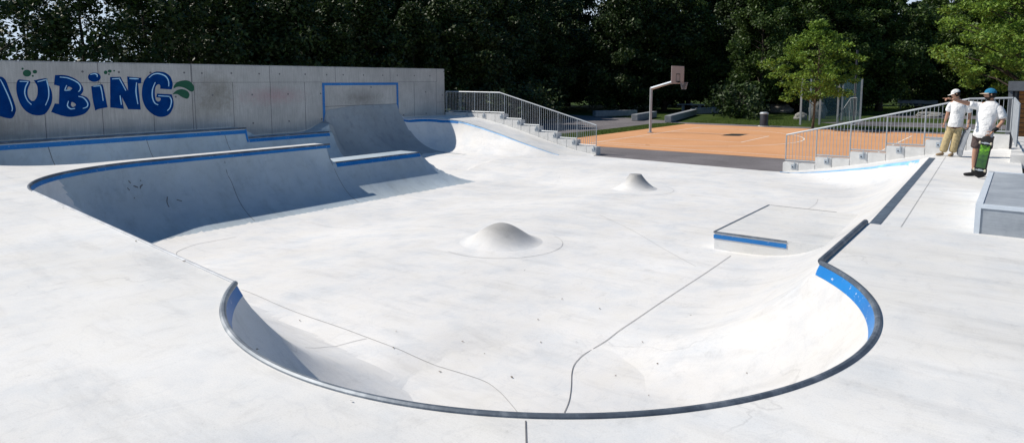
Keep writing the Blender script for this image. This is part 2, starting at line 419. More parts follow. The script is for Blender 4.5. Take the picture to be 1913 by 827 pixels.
    for (ma, mb, mr, mh, kind) in MOUNDS:
        d = math.hypot(a-ma, b-mb)
        if d < mr:
            if kind == 0: hh = (mh-.03)*(.5+.5*math.cos(math.pi*min(1, d/.80)))**.85 + .03*(1-(d/mr)**4)
            else: hh = (mh-.03)*min(1, max(0, (.66-d)/(.66-.17)))**1.75 + .03*(1-(d/mr)**4)
            z += hh
            if d < (.80 if kind == 0 else .62): ident = 'mound' if kind == 0 else 'volcano'
    return z, ident

# rim lines (plan polylines)
def arc(cx, cy, r, t0, t1, step=.07):
    n = max(3, int(abs(t1-t0)*r/step)); return [(cx+r*math.cos(t0+(t1-t0)*i/n), cy+r*math.sin(t0+(t1-t0)*i/n)) for i in range(n+1)]
def seg(p, q, step=.1):
    n = max(1, int(math.dist(p, q)/step)); return [(p[0]+(q[0]-p[0])*i/n, p[1]+(q[1]-p[1])*i/n) for i in range(n+1)]
def cross_circle(line_a0, line_fn):       # walk a plan line until it meets the pocket circle
    pass
# left rim meets the pocket
best = None
for i in range(4000):
    a = -7+i*.001; b = LA[1]+sl*(a-LA[0])
    if math.hypot(a-CA, b-CB) < CR: best = (a, b); break
PL = best
bb = CB+math.sqrt(CR*CR-(RRIM-CA)**2); PR = (RRIM, bb)
t0 = math.atan2(PL[1]-CB, PL[0]-CA); t1 = math.atan2(PR[1]-CB, PR[0]-CA)
if t0 > 0: t0 -= 2*math.pi
rim_pocket = arc(CA, CB, CR, t0, t1, .06)
nl = (-sl*cl*-1, 0)
foot = (cxr + rc*sl*cl, cyr - rc*cl)
ang0 = math.atan2(foot[1]-cyr, foot[0]-cxr); ang1 = -math.pi
rim_left = seg(PL, foot, .1) ; rim_corner = arc(cxr, cyr, rc, ang0, ang1, .1)
rim_rear = seg((REAR, cyr), (REAR, SP1), .15)
rim_bowl = rim_left[:-1]+rim_corner[:-1]+rim_rear
back_line = arc(BACK-1.7, 5.05+1.7, 1.7, -math.pi/2, 0, .12)[:-1]+seg((BACK, 6.75), (BACK, SP1), .2)
back_left = seg((-24, 5.05), (BACK-1.7, 5.05), .4)
dlo = Wd(DK+.35, R0)-Wd(LOW+.35, R0)
rim_low = seg((REAR+dlo, SP1+.02), (REAR+dlo, SP2+dlo), .1)
low_end = seg((REAR+dlo, SP2+dlo), (BACK-dlo, SP2+dlo), .1)
low_back = seg((BACK-dlo, SP2+dlo), (BACK-dlo, SP1+.02), .15)
rim_right = seg(PR, (RRIM, 9.86), .1)
rim_far = seg((RRIM, 9.96), (-1.80, 20.0), .15)
rim_wall = seg((WRIM, 5.06), (WRIM, 13.85), .2)
LOWR = WRIM + (Wd(1.8, R0)-Wd(1.45, R0))
rim_wlow = seg((LOWR, 13.87), (LOWR, 17.45), .2)
rim_corner2 = [p for p in arc(-20.3, GRIM-3, 3, math.pi, math.pi/2, .12) if p[1] > 22.02]
rim_g = rim_corner2[:-1]+seg((-20.3, GRIM), (-15.2, GRIM), .15)
rim_rg = [(a, bcR(a)) for a in np.arange(-6.4, -1.79, .12)]+[(-1.8, 20.0)]

def build_terrain():
    pts = []; edges = []
    def addline(pl):
        n = len(pts); pts.extend([(float(x), float(y)) for x, y in pl]); edges.extend((n+i, n+i+1) for i in range(len(pl)-1))
    OUT = [(WALL+.02, -3.5), (7, -3.5), (7, 14.8), (.12, 15.6), (.06, 20.0), (-.02, 24.45), (-6.5, 24.42), (-6.58, 24.30), (-14.40, 24.92), (-14.48, 25.25), (WALL+.02, 25.25)]
    for p, q in zip(OUT, OUT[1:]+OUT[:1]): addline(seg(p, q, .35))
    for pl in (rim_pocket, rim_bowl, back_line, rim_low, low_end, low_back, rim_right, rim_far, rim_wall, rim_wlow, rim_g, rim_rg, back_left):
        addline(pl)
    def offs(pl, side, ds):
        for d in ds:
            o = []
            for i, p in enumerate(pl):
                q0 = pl[max(i-1, 0)]; q1 = pl[min(i+1, len(pl)-1)]
                t = Vector((q1[0]-q0[0], q1[1]-q0[1])).normalized(); o.append((p[0]-t.y*side*d, p[1]+t.x*side*d))
            pts.extend(o)
    offs(rim_pocket[1:-1], 1, (.035, .075, .13, .2, .28)); offs(rim_bowl, -1, (.04, .09, .15, .24)); offs(rim_right[1:], 1, (.05, .12, .22)); offs(rim_far, 1, (.05, .12, .22))
    for pl in (rim_low, rim_wall, rim_wlow): offs(pl, -1, (.045, .1, .16, .25))
    offs(rim_g, -1, (.05, .12, .22)); offs(rim_rg, -1, (.08, .16, .26))
    for (p, q) in (((REAR+.02, SP1), (-14.2, SP1)), ((RRIM+.02, 9.86), (6.9, 9.86)), ((RRIM+.02, 9.965), (6.9, 9.965)),
                   ((WRIM, 13.855), (WALL+.05, 13.855)), ((WRIM-.01, 13.875), (WALL+.05, 13.875)), ((BACK+.0, SP1+.02), (REAR+.02, SP1+.02))):
        addline(seg(p, q, .15))
    for (ma, mb, mr, mh, kd) in MOUNDS:
        for r in ((.17, .1, .24, .32, .4, .5, .62, .66, .8, mr) if kd else (.08, .16, .24, .32, .4, .48, .56, .64, .72, .80, .9, 1.05, mr)):
            addline(arc(ma, mb, r, 0, 2*math.pi, .07)[:-1])
    # fill grid with local density
    def inside(x, y):
        c = False; n = len(OUT)
        for i in range(n):
            x0, y0 = OUT[i]; x1, y1 = OUT[(i+1) % n]
            if (y0 > y) != (y1 > y) and x < (x1-x0)*(y-y0)/(y1-y0)+x0: c = not c
        return c
    occupied = set((round(x/.045), round(y/.045)) for x, y in pts)
    def grid(x0, x1, y0, y1, s, test):
        j = 0; y = y0
        while y < y1:
            x = x0+(s/2 if j % 2 else 0)
            while x < x1:
                if test(x, y) and inside(x, y):
                    kx, ky = round(x/.045), round(y/.045)
                    if not any((kx+i, ky+jj) in occupied for i in (-1, 0, 1) for jj in (-1, 0, 1)): pts.append((x, y)); occupied.add((kx, ky))
                x += s
            y += s*.866; j += 1
    def curved(x, y):
        z, i = height(x, y); return i not in ('floor', 'deck', 'far_deck', 'spine')
    grid(CA-3, CA+3, CB-3, CB+3, .09, curved)
    for bb_ in (17.90, 17.99, 22.02, 22.10): addline(seg((-23.17, bb_), (-22.6, bb_), .08))
    grid(-23.15, -20.3, 17, 23.6, .09, curved)
    grid(-16.8, -13.2, 12.9, 19.2, .09, curved)
    grid(-16.5, -13.7, 4.0, 12.9, .10, curved)
    grid(-23.1, 0, 2.5, 25.2, .17, lambda x, y: curved(x, y) and math.hypot(x-CA, y-CB) > 2.95)
    grid(-23, 6.8, -3.4, 25.1, .5, lambda x, y: not curved(x, y))
    P2 = [Vector(p) for p in pts]
    vs, es, fs, *_ = delaunay_2d_cdt(P2, edges, [], 0, 1e-5)
    V = [(v.x, v.y) for v in vs]; Z = [height(x, y)[0] for x, y in V]
    groups = {}
    for f in fs:
        cx = sum(V[i][0] for i in f)/len(f); cy = sum(V[i][1] for i in f)/len(f)
        if not inside(cx, cy): continue
        i = height(cx, cy)[1]; groups.setdefault(i, []).append(f)
    out = {}
    for name, F_ in groups.items():
        idx = {}; vv = []; ff = []
        for f in F_:
            q = []
            for i in f:
                if i not in idx: idx[i] = len(vv); vv.append((V[i][0], V[i][1], Z[i]))
                q.append(idx[i])
            a_, b_, c_ = [Vector(vv[i]) for i in q[:3]]
            if (b_-a_).cross(c_-a_).z < 0: q = q[::-1]
            ff.append(q)
        out[name] = (vv, ff)
    return out
T = build_terrain()
NAMES = {
 'deck': ('deck', 'deck', None, None, 'structure'), 'far_deck': ('deck', 'deck', None, None, 'structure'),
 'floor': ('skatepark_floor', 'bowl', None, None, 'structure'),
 'ramp_left': ('ramp', 'deck', None, None, 'structure'), 'ramp_right': ('ramp', 'deck', None, None, 'structure'),
 'pocket': ('bowl_pocket', 'bowl', 'round concrete bowl pocket nearest the camera, half in shadow', 'bowl', None),
 'left_quarter': ('quarter_pipe', 'bowl', 'long straight concrete transition under the thin left rim of the bowl', 'quarter pipe', None),
 'rear_quarter': ('quarter_pipe', 'bowl', 'shaded concrete quarter pipe with curved blue edge, at the back left of the bowl', 'quarter pipe', None),
 'low_spine': ('low_quarter_pipe', 'bowl', 'lower concrete quarter pipe with white flat top, stepping down from the tall shaded one', 'quarter pipe', None),
 'spine': ('spine_top', 'deck', 'narrow sunlit concrete strip on top of the shaded quarter pipe', 'spine', None),
 'valley_bank': ('back_bank', 'bowl', 'hidden concrete slope behind the narrow sunlit strip', 'ramp', None),
 'wall_bank': ('wall_bank', 'bowl', 'shaded concrete bank running below the graffiti wall', 'bank', None),
 'low_wall_bank': ('wall_bank', 'bowl', 'lower shaded concrete bank between the graffiti bank and the wall ride', 'bank', None),
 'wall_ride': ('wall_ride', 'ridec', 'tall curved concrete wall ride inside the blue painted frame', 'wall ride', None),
 'corner_bank': ('corner_bank', 'bowl', 'curved shaded concrete corner right of the wall ride', 'bank', None),
 'end_bank': ('end_bank', 'bowl', 'sunlit concrete bank descending below the left railing', 'bank', None),
 'right_bank': ('right_bank', 'bowl', 'wide sunlit concrete bank rising to the right hand deck', 'bank', None),
 'mound': ('mound', 'bowl', 'rounded concrete mound in the middle of the skate floor', 'mound', None),
 'volcano': ('volcano', 'bowl', 'small flat topped concrete cone near the asphalt', 'volcano', None),
}
for kx, mm_ in (('rear_quarter', 'quarter_shade'), ('low_spine', 'quarter_shade'), ('wall_bank', 'bank'), ('low_wall_bank', 'bank'), ('mound', 'moundc'), ('volcano', 'volcanoc')): NAMES[kx] = (NAMES[kx][0], mm_)+NAMES[kx][2:]  # banks lying in shade get the shade-tinted concrete
TO = {}
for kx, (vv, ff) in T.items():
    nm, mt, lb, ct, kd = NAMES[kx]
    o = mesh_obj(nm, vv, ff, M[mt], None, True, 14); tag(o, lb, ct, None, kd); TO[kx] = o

def hz(p): return height(p[0], p[1])[0]
def coping(name, pl, z, r, parent, mat='coping', lift=.0):
    zz = z if isinstance(z, list) else [z]*len(pl)
    mb = MB(); mb.tube([(p[0], p[1], q+lift) for p, q in zip(pl, zz)], r, 10)
    return mb.build(name, M[mat], parent, True)
def band(name, pl, side, d0, d1, parent, mat='blue', zfun=None, push=.006, n=4):
    """painted strip following the surface just below a rim; side=+1 means the bowl lies to the left of travel"""
    vs = []; fs = []
    for i, p in enumerate(pl):
        q0 = pl[max(i-1, 0)]; q1 = pl[min(i+1, len(pl)-1)]
        t = Vector((q1[0]-q0[0], q1[1]-q0[1])).normalized(); nn = Vector((-t.y, t.x))*side
        for k2 in range(n+1):
            d = d0+(d1-d0)*k2/n; x = p[0]+nn.x*d; y = p[1]+nn.y*d; e = .01
            z = height(x, y)[0]; s = (height(x+nn.x*e, y+nn.y*e)[0]-z)/e; L = math.hypot(1, s)
            vs.append((x-nn.x*s/L*push, y-nn.y*s/L*push, z+push/L))
    m = n+1
    for i in range(len(pl)-1):
        for k2 in range(n): fs.append((i*m+k2, i*m+k2+1, (i+1)*m+k2+1, (i+1)*m+k2))
    return mesh_obj(name, vs, fs, M[mat], parent, True)
def joint(pl, w=.008, parent=None, mat='joint', name='joint_line', lift=.004):
    vs = []; fs = []
    for i, p in enumerate(pl):
        q0 = pl[max(i-1, 0)]; q1 = pl[min(i+1, len(pl)-1)]
        t = Vector((q1[0]-q0[0], q1[1]-q0[1])).normalized(); nn = Vector((-t.y, t.x))*w/2
        for sg in (-1, 1):
            x, y = p[0]+nn.x*sg, p[1]+nn.y*sg; vs.append((x, y, hz((x, y))+lift))
    for i in range(len(pl)-1): fs.append((2*i, 2*i+1, 2*i+3, 2*i+2))
    return mesh_obj(name, vs, fs, M[mat], parent)
# copings and tile bands are parts of their banks
npk = int(len(rim_pocket)*.47)
coping('coping', rim_pocket, DK, .028, TO['pocket'], 'copingmix', lift=-.006)
coping('coping', rim_left, DK, .024, TO['left_quarter'], 'dullsteel', lift=-.008)
coping('coping', rim_corner[:-1]+rim_rear, DK, .032, TO['rear_quarter'], lift=-.022)
coping('coping', rim_low, LOW, .03, TO['low_spine'], lift=-.02)
coping('coping', rim_right, DK, .036, TO['right_bank'], lift=.012)
coping('coping', rim_wall, 1.45, .03, TO['wall_bank'])
coping('coping', rim_wlow, 1.10, .03, TO['low_wall_bank'])
coping('coping', rim_g, [hz(p) for p in rim_g], .02, TO['end_bank'], 'steel')
n_p = len(rim_pocket)
band('tile_band', rim_pocket[:int(n_p*.36)], 1, .012, .062, TO['pocket'])
band('tile_band', rim_pocket[int(n_p*.62):], 1, .012, .062, TO['pocket'], 'blue')
band('tile_band', rim_corner[:-1]+rim_rear, -1, .010, .036, TO['rear_quarter'])
band('tile_band', rim_low, -1, .012, .09, TO['low_spine'])
band('tile_band', rim_wall, -1, .012, .045, TO['wall_bank'])
band('tile_band', rim_wlow, -1, .015, .065, TO['low_wall_bank'])
band('tile_band', rim_corner2[:-3], -1, .012, .055, TO['corner_bank'])
band('tile_band', [p for p in rim_g if p[0] > -20.75], -1, .012, .04, TO['end_bank'], 'lightblue')
band('tile_band', rim_rg[:-3], -1, -.02, .05, TO['right_bank'], 'lightblue')
# vertical tile at the step of the wall bank
sv1 = []; 
for i in range(6):
    a_ = WRIM+.01+(LOWR-WRIM+.05)*i/5
    for b_ in (13.775, 13.85): sv1.append((a_+.012, b_, height(a_, b_)[0]+.006))
mesh_obj('step_band', sv1, [(2*i, 2*i+1, 2*i+3, 2*i+2) for i in range(5)], M['blue'], TO['wall_bank'])
# broad steel edge on the far right deck + joint
def flat_strip(pl, off0, off1, z, name, mat, parent):
    vs = []; fs = []
    for i, p in enumerate(pl):
        q0 = pl[max(i-1, 0)]; q1 = pl[min(i+1, len(pl)-1)]
        t = Vector((q1[0]-q0[0], q1[1]-q0[1])).normalized(); nn = Vector((t.y, -t.x))
        vs += [(p[0]+nn.x*off0, p[1]+nn.y*off0, z-.05), (p[0]+nn.x*off0, p[1]+nn.y*off0, z), (p[0]+nn.x*off1, p[1]+nn.y*off1, z)]
    for i in range(len(pl)-1): fs += [(3*i, 3*i+1, 3*i+4, 3*i+3), (3*i+1, 3*i+2, 3*i+5, 3*i+4)]
    return mesh_obj(name, vs, fs, M[mat], parent)
flat_strip(rim_far, -.012, .125, DKR+.006, 'steel_edge', 'plate', TO['right_bank'])
joint(seg((-1.19, 10.0), (-1.50, 20.6), .4), .010, TO['far_deck'], 'jointsoft')
# joints
foot_r = [at_z(1080, 672, 0)]
jp = [foot_r[0], (-3.72, 5.95), (-3.58, 5.4), (-3.35, 4.7), (-2.95, 3.6), (CA+.62, CB-CR+.12)]
def smooth(pl, n=8):
    out = []; P_ = [pl[0]]+pl+[pl[-1]]
    for i in range(1, len(P_)-2):
        for j in range(n):
            t = j/n; p0, p1, p2, p3 = P_[i-1], P_[i], P_[i+1], P_[i+2]
            out.append(tuple(.5*((2*p1[c])+(-p0[c]+p2[c])*t+(2*p0[c]-5*p1[c]+4*p2[c]-p3[c])*t*t+(-p0[c]+3*p1[c]-3*p2[c]+p3[c])*t**3) for c in (0, 1)))
    out.append(tuple(pl[-1])); return out
def mp(lst, z): return [at_z(*p, z) for p in lst]
def march(px, py):      # where the view ray of a pixel meets the park surface
    r = ray(px, py); t = 2.
    while t < 60:
        a, b, z = r[0]*t, r[1]*t, CH+r[2]*t
        if z <= height(a, b)[0]: break
        t += .02
    return (r[0]*t, r[1]*t)
joint(smooth([march(*p) for p in [(1365,478),(1320,509),(1270,542),(1225,572),(1180,603),(1140,631),(1110,651),(1090,664),(1080,673),(1072,684),(1068,700),(1067,725),(1063,750),(1054,772)]]), .008, lift=.007, parent= TO['pocket'])
joint(smooth([march(*p) for p in [(450,541),(540,578),(640,613),(685,630),(760,660),(830,688),(900,711),(930,730),(950,750),(968,772)]]), .010, TO['pocket'], 'jointsoft')
joint(smooth([march(*p) for p in [(685,632),(650,641),(610,648),(570,649)]]), .008, TO['pocket'], 'jointsoft')
joint(smooth([march(*p) for p in [(331,478),(330,472),(340,466),(366,457),(400,450),(440,443)]]), .012, TO['rear_quarter'], 'jointsoft')
joint(smooth([march(*p) for p in [(420,305),(425,326),(434,345),(450,382),(476,413)]]), .014, TO['rear_quarter'], 'joint')
for cr in ([(262,338),(266,346),(262,352),(266,362)], [(238,352),(245,360),(252,372)], [(313,368),(312,378),(316,388)], [(240,338),(248,348),(258,352)], [(330,374),(340,376)]):
    joint(smooth([march(*p) for p in cr], 4), .022, TO['rear_quarter'], 'joint', 'crack')
joint(smooth([march(*p) for p in [(614,290),(623,312),(635,338),(653,364),(670,378)]]), .014, TO['rear_quarter'], 'joint')
joint(smooth([march(*p) for p in [(1432,384),(1480,388),(1530,393)]]), .01, TO['right_bank'], 'joint')
joint(smooth([march(*p) for p in [(1528,372),(1524,381),(1508,392)]]), .008, TO['right_bank'], 'jointsoft')
joint(smooth([march(*p) for p in [(1120,402),(1180,430),(1240,465),(1300,498)]]), .008, TO['floor'], 'jointsoft')
joint(seg(at_z(982, 786, DK), at_z(984, 860, DK), .1), .008, TO['deck'])
joint(smooth([at_z(*p, DK) for p in [(425,545),(421,565),(420,580),(426,610)]]), .009, TO['deck'])
for (ma, mb_, mr) in ((-7.85, 10.12, 1.2), (-8.72, 17.5, 1.1)):
    joint(arc(ma, mb_, mr-.02, -.6*math.pi, .35*math.pi, .08), .008, TO['mound' if ma > -8 else 'volcano'], 'jointsoft')
for px0, px1, y0, y1 in ((88, 100, 266, 304), (272, 282, 256, 292), (418, 430, 246, 280)):
    joint([(WRIM+.03+.15*i, at_a(px0, y0, WRIM)[0]+.04*i) for i in range(12)], .015, TO['wall_bank'], 'joint')

# ledge in the bank
led = MB(); led.box(-4.40, -2.3, 12.10, 15.45, -.2, .40, 0)
LG = tag(led.build('ledge', M['deck']), 'low square concrete ledge with blue front edge, cut into the right bank', 'ledge')
MB().box(-4.412, -3.12, 12.088, 12.10, .275, .345).build('blue_band', M['blue'], LG)
MB().box(-4.415, -4.375, 12.085, 15.46, .375, .405).box(-4.375, -3.12, 12.086, 12.115, .375, .403).build('steel_edge', M['plate'], LG)

# steel-clad manual box on the right deck
bx0, bx1, by0, by1, bz0, bz1 = -.40, 2.4, 10.42, 14.35, 1.20, 1.60
MB().box(-4.36, -3.0, 15.425, 15.452, .399, .4035).build('joint_line', M['joint'], LG)
BX = empty('grind_box', (1.0, 12.4, DKR), label='grey steel framed grind box on the right hand deck', cat='grind box')
def pb(mb, name, mat): 
    o = mb.build(name, M[mat]); o.parent = BX; o.location = (-1.0, -12.4, -DKR); return o
k = NT('phenolic ply', .55, .4); co = k.coord((1, 1, 1))
c = k.ramp(k.noise(co, 1.3, 7, .7), [(.3, (.24, .27, .31)), (.7, (.46, .50, .54))])
c = k.mix(c, k.ramp(k.noise(k.coord((.3, 9, 9)), 9, 6, .8), [(.3, g(.8)), (.7, g(1.1))]), 1., 'MULTIPLY')
M['ply'] = k.base(c)
pb(MB().box(bx0+.05, bx1-.05, by0+.012, by1-.012, bz0, bz1-.012), 'panel', 'ply')
fr = MB()
for (x0, x1, y0, y1, z0, z1) in ((bx0, bx0+.06, by0, by0+.06, bz0, bz1-.05), (bx0, bx1, by0, by0+.06, bz1-.05, bz1), (bx0, bx0+.075, by0+.06, by1, bz1-.05, bz1),
                                 (bx0, bx1, by1-.05, by1, bz1-.05, bz1), (bx0+.012, bx0+.05, by0+.06, by1, bz0, bz1-.05)): fr.box(x0, x1, y0, y1, z0, z1)
pb(fr, 'steel_frame', 'alu')

# ------------------------------------------------------------------ ground, roads, court
def sheet(name, polys, z, mat, kind='structure', **kw):
    v = []; f = []
    for pl in polys:
        n = len(v); v += [(x, y, z) for x, y in pl]; f.append(tuple(range(n, n+len(pl))))
    return tag(mesh_obj(name, v, f, M[mat]), kind=kind, **kw)
sheet('ground', [[(-400, 24.0), (400, 24.0), (400, 500), (-400, 500)], [(-400, -300), (WALL-.1, -300), (WALL-.1, 24.0), (-400, 24.0)],
                 [(7.0, -300), (400, -300), (400, 24.0), (7.0, 24.0)], [(WALL-.1, -300), (7, -300), (7, -3.5), (WALL-.1, -3.5)]], -.022, 'ground')
sheet('asphalt', [[(-16.4, 24.2), (3, 24.2), (3, 28.72), (-16.4, 28.72)], [(-3.4, 28.72), (12, 28.72), (12, 47.6), (-3.4, 47.6)],
                  [(-21.2, 47.55), (14, 47.55), (14, 49.3), (-21.2, 49.3)]], -.016, 'asphalt')
sheet('path', [[(-60, 36.5), (-22.1, 34.5), (-21.6, 36.2), (-21.9, 47), (-21.2, 47.55), (-21.2, 50), (-26, 52), (-60, 60)]], -.014, 'asphalt')
sheet('path', [[(-9.3, 53.0), (14, 56.5), (14, 63), (-10, 58.6), (-12.2, 55.3)]], -.015, 'asphalt')
sheet('path', [[(-9.5, 66), (30, 75), (30, 82), (-10.5, 72)]], -.015, 'asphalt')
CT = sheet('court_surface', [[(-19.7, 28.72), (-3.4, 28.72), (-3.4, 47.55), (-19.7, 47.55)]], -.011, 'court')
ln = []
def line(p, q, w=.05):
    t = (Vector(q)-Vector(p)).normalized(); n = Vector((-t.y, t.x))*w/2
    ln.append([(p[0]-n.x, p[1]-n.y), (q[0]-n.x, q[1]-n.y), (q[0]+n.x, q[1]+n.y), (p[0]+n.x, p[1]+n.y)])
for p, q in (((-17.5, 29.9), (-17.5, 44.9)), ((-17.5, 29.9), (-5, 29.9)), ((-17.5, 44.9), (-5, 44.9)), ((-5, 29.9), (-5, 44.9)),
             ((-17.5, 34.95), (-11.5, 34.95)), ((-17.5, 39.85), (-11.5, 39.85)), ((-11.5, 34.95), (-11.5, 39.85)),
             ((-17.5, 30.8), (-14.6, 30.8)), ((-17.5, 44.0), (-14.6, 44.0))): line(p, q, .07)
ac = arc(-15.92, 37.4, 6.72, -math.pi*.5+.16, math.pi*.5-.16, .3)
for p, q in zip(ac, ac[1:]): line(p, q, .07)
sheet('court_lines', ln, -.006, 'line')
sheet('dirt', [[(.10, 15.6), (7, 14.8), (7, 24.5), (-.02, 24.5)]], 1.10, 'litter')
# ------------------------------------------------------------------ tall wall with graffiti
WT = 3.73
wall = MB(); wall.box(WALL-.25, WALL, -6, 25.33, -.5, WT, .028)
WO = tag(wall.build('concrete_wall', M['wall']), 'tall shuttered concrete wall with blue graffiti lettering and a blue painted frame', 'wall')
def wp(px, py, off=0.004):      # a point of the photographed wall face -> world point on the wall face
    b, z = at_a(px, py, WALL); return (WALL+off, b, z)
M['green'] = simple('dark green spray paint', (.004, .085, .045), .5, 0, .1, 3)
k = NT('graffiti blue', .9, .02); f = k.noise(k.coord(), 2.5, 4)
M['gblue'] = k.base(k.ramp(f, [(.3, (.002, .030, .15)), (.7, (.003, .052, .23))]))
M['gblue2'] = simple('graffiti bright blue', (.01, .20, .46), .5, 0, .1, 3)
M['gwhite'] = simple('graffiti highlight paint', (.46, .70, .88), .5, 0, .05, 3)
ZS = 1849/380.
def zp(p): return (p[0]/ZS, 100+p[1]/ZS)
def cat(pl, n=5, closed=True):
    out = []; m = len(pl)
    for i in range(m if closed else m-1):
        g4 = [pl[(i+j-1) % m] if closed else pl[min(max(i+j-1, 0), m-1)] for j in range(4)]
        for j in range(n):
            t = j/n; p0, p1, p2, p3 = g4
            out.append(tuple(.5*((2*p1[c])+(-p0[c]+p2[c])*t+(2*p0[c]-5*p1[c]+4*p2[c]-p3[c])*t*t+(-p0[c]+3*p1[c]-3*p2[c]+p3[c])*t**3) for c in (0, 1)))
    if not closed: out.append(pl[-1])
    return out
def corner_cat(pl, n=5):      # Catmull-Rom that keeps corners: a point written with a third value is sharp
    out = []; m = len(pl)
    for i in range(m):
        p1, p2 = pl[i], pl[(i+1) % m]; p0 = p1 if len(p1) > 2 else pl[i-1]; p3 = p2 if len(p2) > 2 else pl[(i+2) % m]
        for j in range(n):
            t = j/n
            out.append(tuple(.5*((2*p1[c])+(-p0[c]+p2[c])*t+(2*p0[c]-5*p1[c]+4*p2[c]-p3[c])*t*t+(-p0[c]+3*p1[c]-3*p2[c]+p3[c])*t**3) for c in (0, 1)))
    return out
def decal(name, loops, mat, parent, off=.004, curve=True):
    L = [[Vector((*zp(p), 0)) for p in (corner_cat(l) if curve else l)] for l in loops]
    tri = tessellate_polygon(L); flat = [v for l in L for v in l]
    return mesh_obj(name, [wp(v.x, v.y, off) for v in flat], tri, M[mat], parent)
def ell(cx, cy, rx, ry=None, n=12):
    ry = ry or rx; return [(cx+rx*math.cos(2*math.pi*i/n), cy+ry*math.sin(2*math.pi*i/n)) for i in range(n)]
S = 's'
letters = {
 'A': [[(-30, 208, S), (12, 213), (38, 228), (60, 262), (88, 340), (120, 420), (142, 490), (142, 530), (125, 570), (105, 590), (60, 588), (0, 572), (-60, 566, S), (-110, 540, S), (-80, 350)]],
 'U': [[(172, 236, S), (262, 246, S), (276, 262), (252, 330), (255, 390), (285, 430), (318, 422), (340, 370), (338, 300), (306, 245, S), (400, 228), (430, 228, S), (434, 270), (465, 330), (476, 400), (462, 470), (420, 540), (370, 562), (300, 558), (230, 520), (180, 450), (152, 360), (148, 290), (156, 252)]],
 'B': [[(500, 197, S), (600, 200), (690, 235), (745, 290), (757, 340), (733, 378, S), (790, 400), (820, 450), (812, 500), (760, 552), (650, 577), (560, 565), (465, 532, S), (498, 455, S), (535, 458, S), (540, 298, S), (490, 285, S), (500, 197, S)],
       [(620, 302), (655, 318), (640, 330), (612, 332)], [(655, 442), (690, 465), (665, 487), (645, 470)]],
 'i': [[(828, 300, S), (930, 280, S), (945, 330), (978, 490, S), (900, 505), (865, 520, S), (845, 430)]],
 'N': [[(1000, 215, S), (1095, 213, S), (1163, 338, S), (1155, 210, S), (1285, 222, S), (1283, 272, S), (1255, 274, S), (1280, 511, S), (1165, 508, S), (1108, 400, S), (1126, 505, S), (1002, 492, S)]],
 'G': [[(1440, 165), (1500, 175), (1550, 215), (1570, 280), (1560, 328, S), (1455, 322, S), (1455, 290), (1435, 282), (1412, 310), (1408, 370), (1420, 428), (1450, 435), (1460, 408), (1420, 398, S), (1425, 365, S), (1560, 372, S), (1578, 440), (1570, 500), (1535, 555), (1470, 578), (1400, 560), (1330, 500), (1295, 420), (1290, 330), (1310, 250), (1350, 200), (1400, 172)]],
}
LO = {kk: decal('graffiti_letter', v, 'gblue', WO, .004) for kk, v in letters.items()}
decal('graffiti_letter', [ell(857, 217, 58, 42)], 'gblue', WO, .004)
def stroke(pts, w, mat, parent, off=.009):
    pl = cat(pts, 6, False); vs = []; fs = []
    for i, p in enumerate(pl):
        q0 = pl[max(i-1, 0)]; q1 = pl[min(i+1, len(pl)-1)]; t = Vector((q1[0]-q0[0], q1[1]-q0[1])).normalized()
        ww = w*(.55+.45*math.sin(math.pi*min(.9, max(.1, i/(len(pl)-1)))))
        for sg in (-1, 1): vs.append(wp(*zp((p[0]-t.y*ww*sg/2, p[1]+t.x*ww*sg/2)), off))
    for i in range(len(pl)-1): fs.append((2*i, 2*i+1, 2*i+3, 2*i+2))
    return mesh_obj('highlight', vs, fs, M[mat], parent)
HL = {'U': [[(178,255),(250,256),(255,258),(230,310),(225,370),(250,430),(285,465)], [(340,258),(418,239),(422,242),(440,320),(440,400),(412,472)]],
 'A': [[(0,235),(30,290),(80,400),(110,490),(107,525)]],
 'B': [[(542,215),(620,225),(700,262),(730,300),(725,335),(710,347)], [(605,290),(588,333),(592,336),(640,333)], [(712,390),(760,405),(795,450),(790,485),(752,500)], [(622,433),(612,475),(640,503),(680,500)]],
 'i': [[(820,192),(860,185),(882,197),(882,215)], [(848,300),(908,294),(912,297),(925,350),(937,432)]],
 'N': [[(1018,232),(1080,229),(1086,233),(1143,338)], [(1090,382),(1102,467)], [(1175,228),(1258,232)], [(1240,265),(1235,350),(1252,460)]],
 'G': [[(1352,222),(1390,192),(1440,184),(1500,205),(1530,250),(1533,300)], [(1410,263),(1385,330),(1385,400),(1405,450),(1437,467)], [(1437,385),(1535,391),(1542,395),(1557,430),(1545,490),(1520,520)]]}
for kk, L in HL.items():
    for s_ in L:
        stroke(s_, 15, 'gblue2', LO[kk], .007); stroke(s_, 9, 'gwhite', LO[kk], .010)
for e in (ell(245,180,38,31), ell(317,167,20,17), ell(205,140,10), ell(298,205,9), ell(960,173,17), ell(997,162,18,14), ell(1037,158,8), ell(990,190,8)):
    decal('paint_drop', [e], 'green', WO, .004)
decal('paint_leaf', [[(1577,300,S),(1610,262),(1680,245),(1730,258),(1763,300),(1760,340),(1730,345),(1680,315),(1620,303),(1578,320,S)]], 'green', WO, .004)
decal('paint_leaf', [[(1566,374,S),(1600,340),(1650,325),(1700,340),(1722,370),(1715,400),(1695,412),(1650,395),(1610,370)]], 'green', WO, .004)
# blue frame of the wall ride
fm = MB()
z1f, z0f = at_a(672, 156, WALL)[1]+.03, 1.30
fm.box(WALL+.003, WALL+.014, 17.86, 17.98, 1.30, z1f).box(WALL+.003, WALL+.014, 22.03, 22.14, 1.55, z1f).box(WALL+.003, WALL+.016, 17.86, 22.14, z1f-.11, z1f)
fm.build('painted_frame', M['blue'], WO)
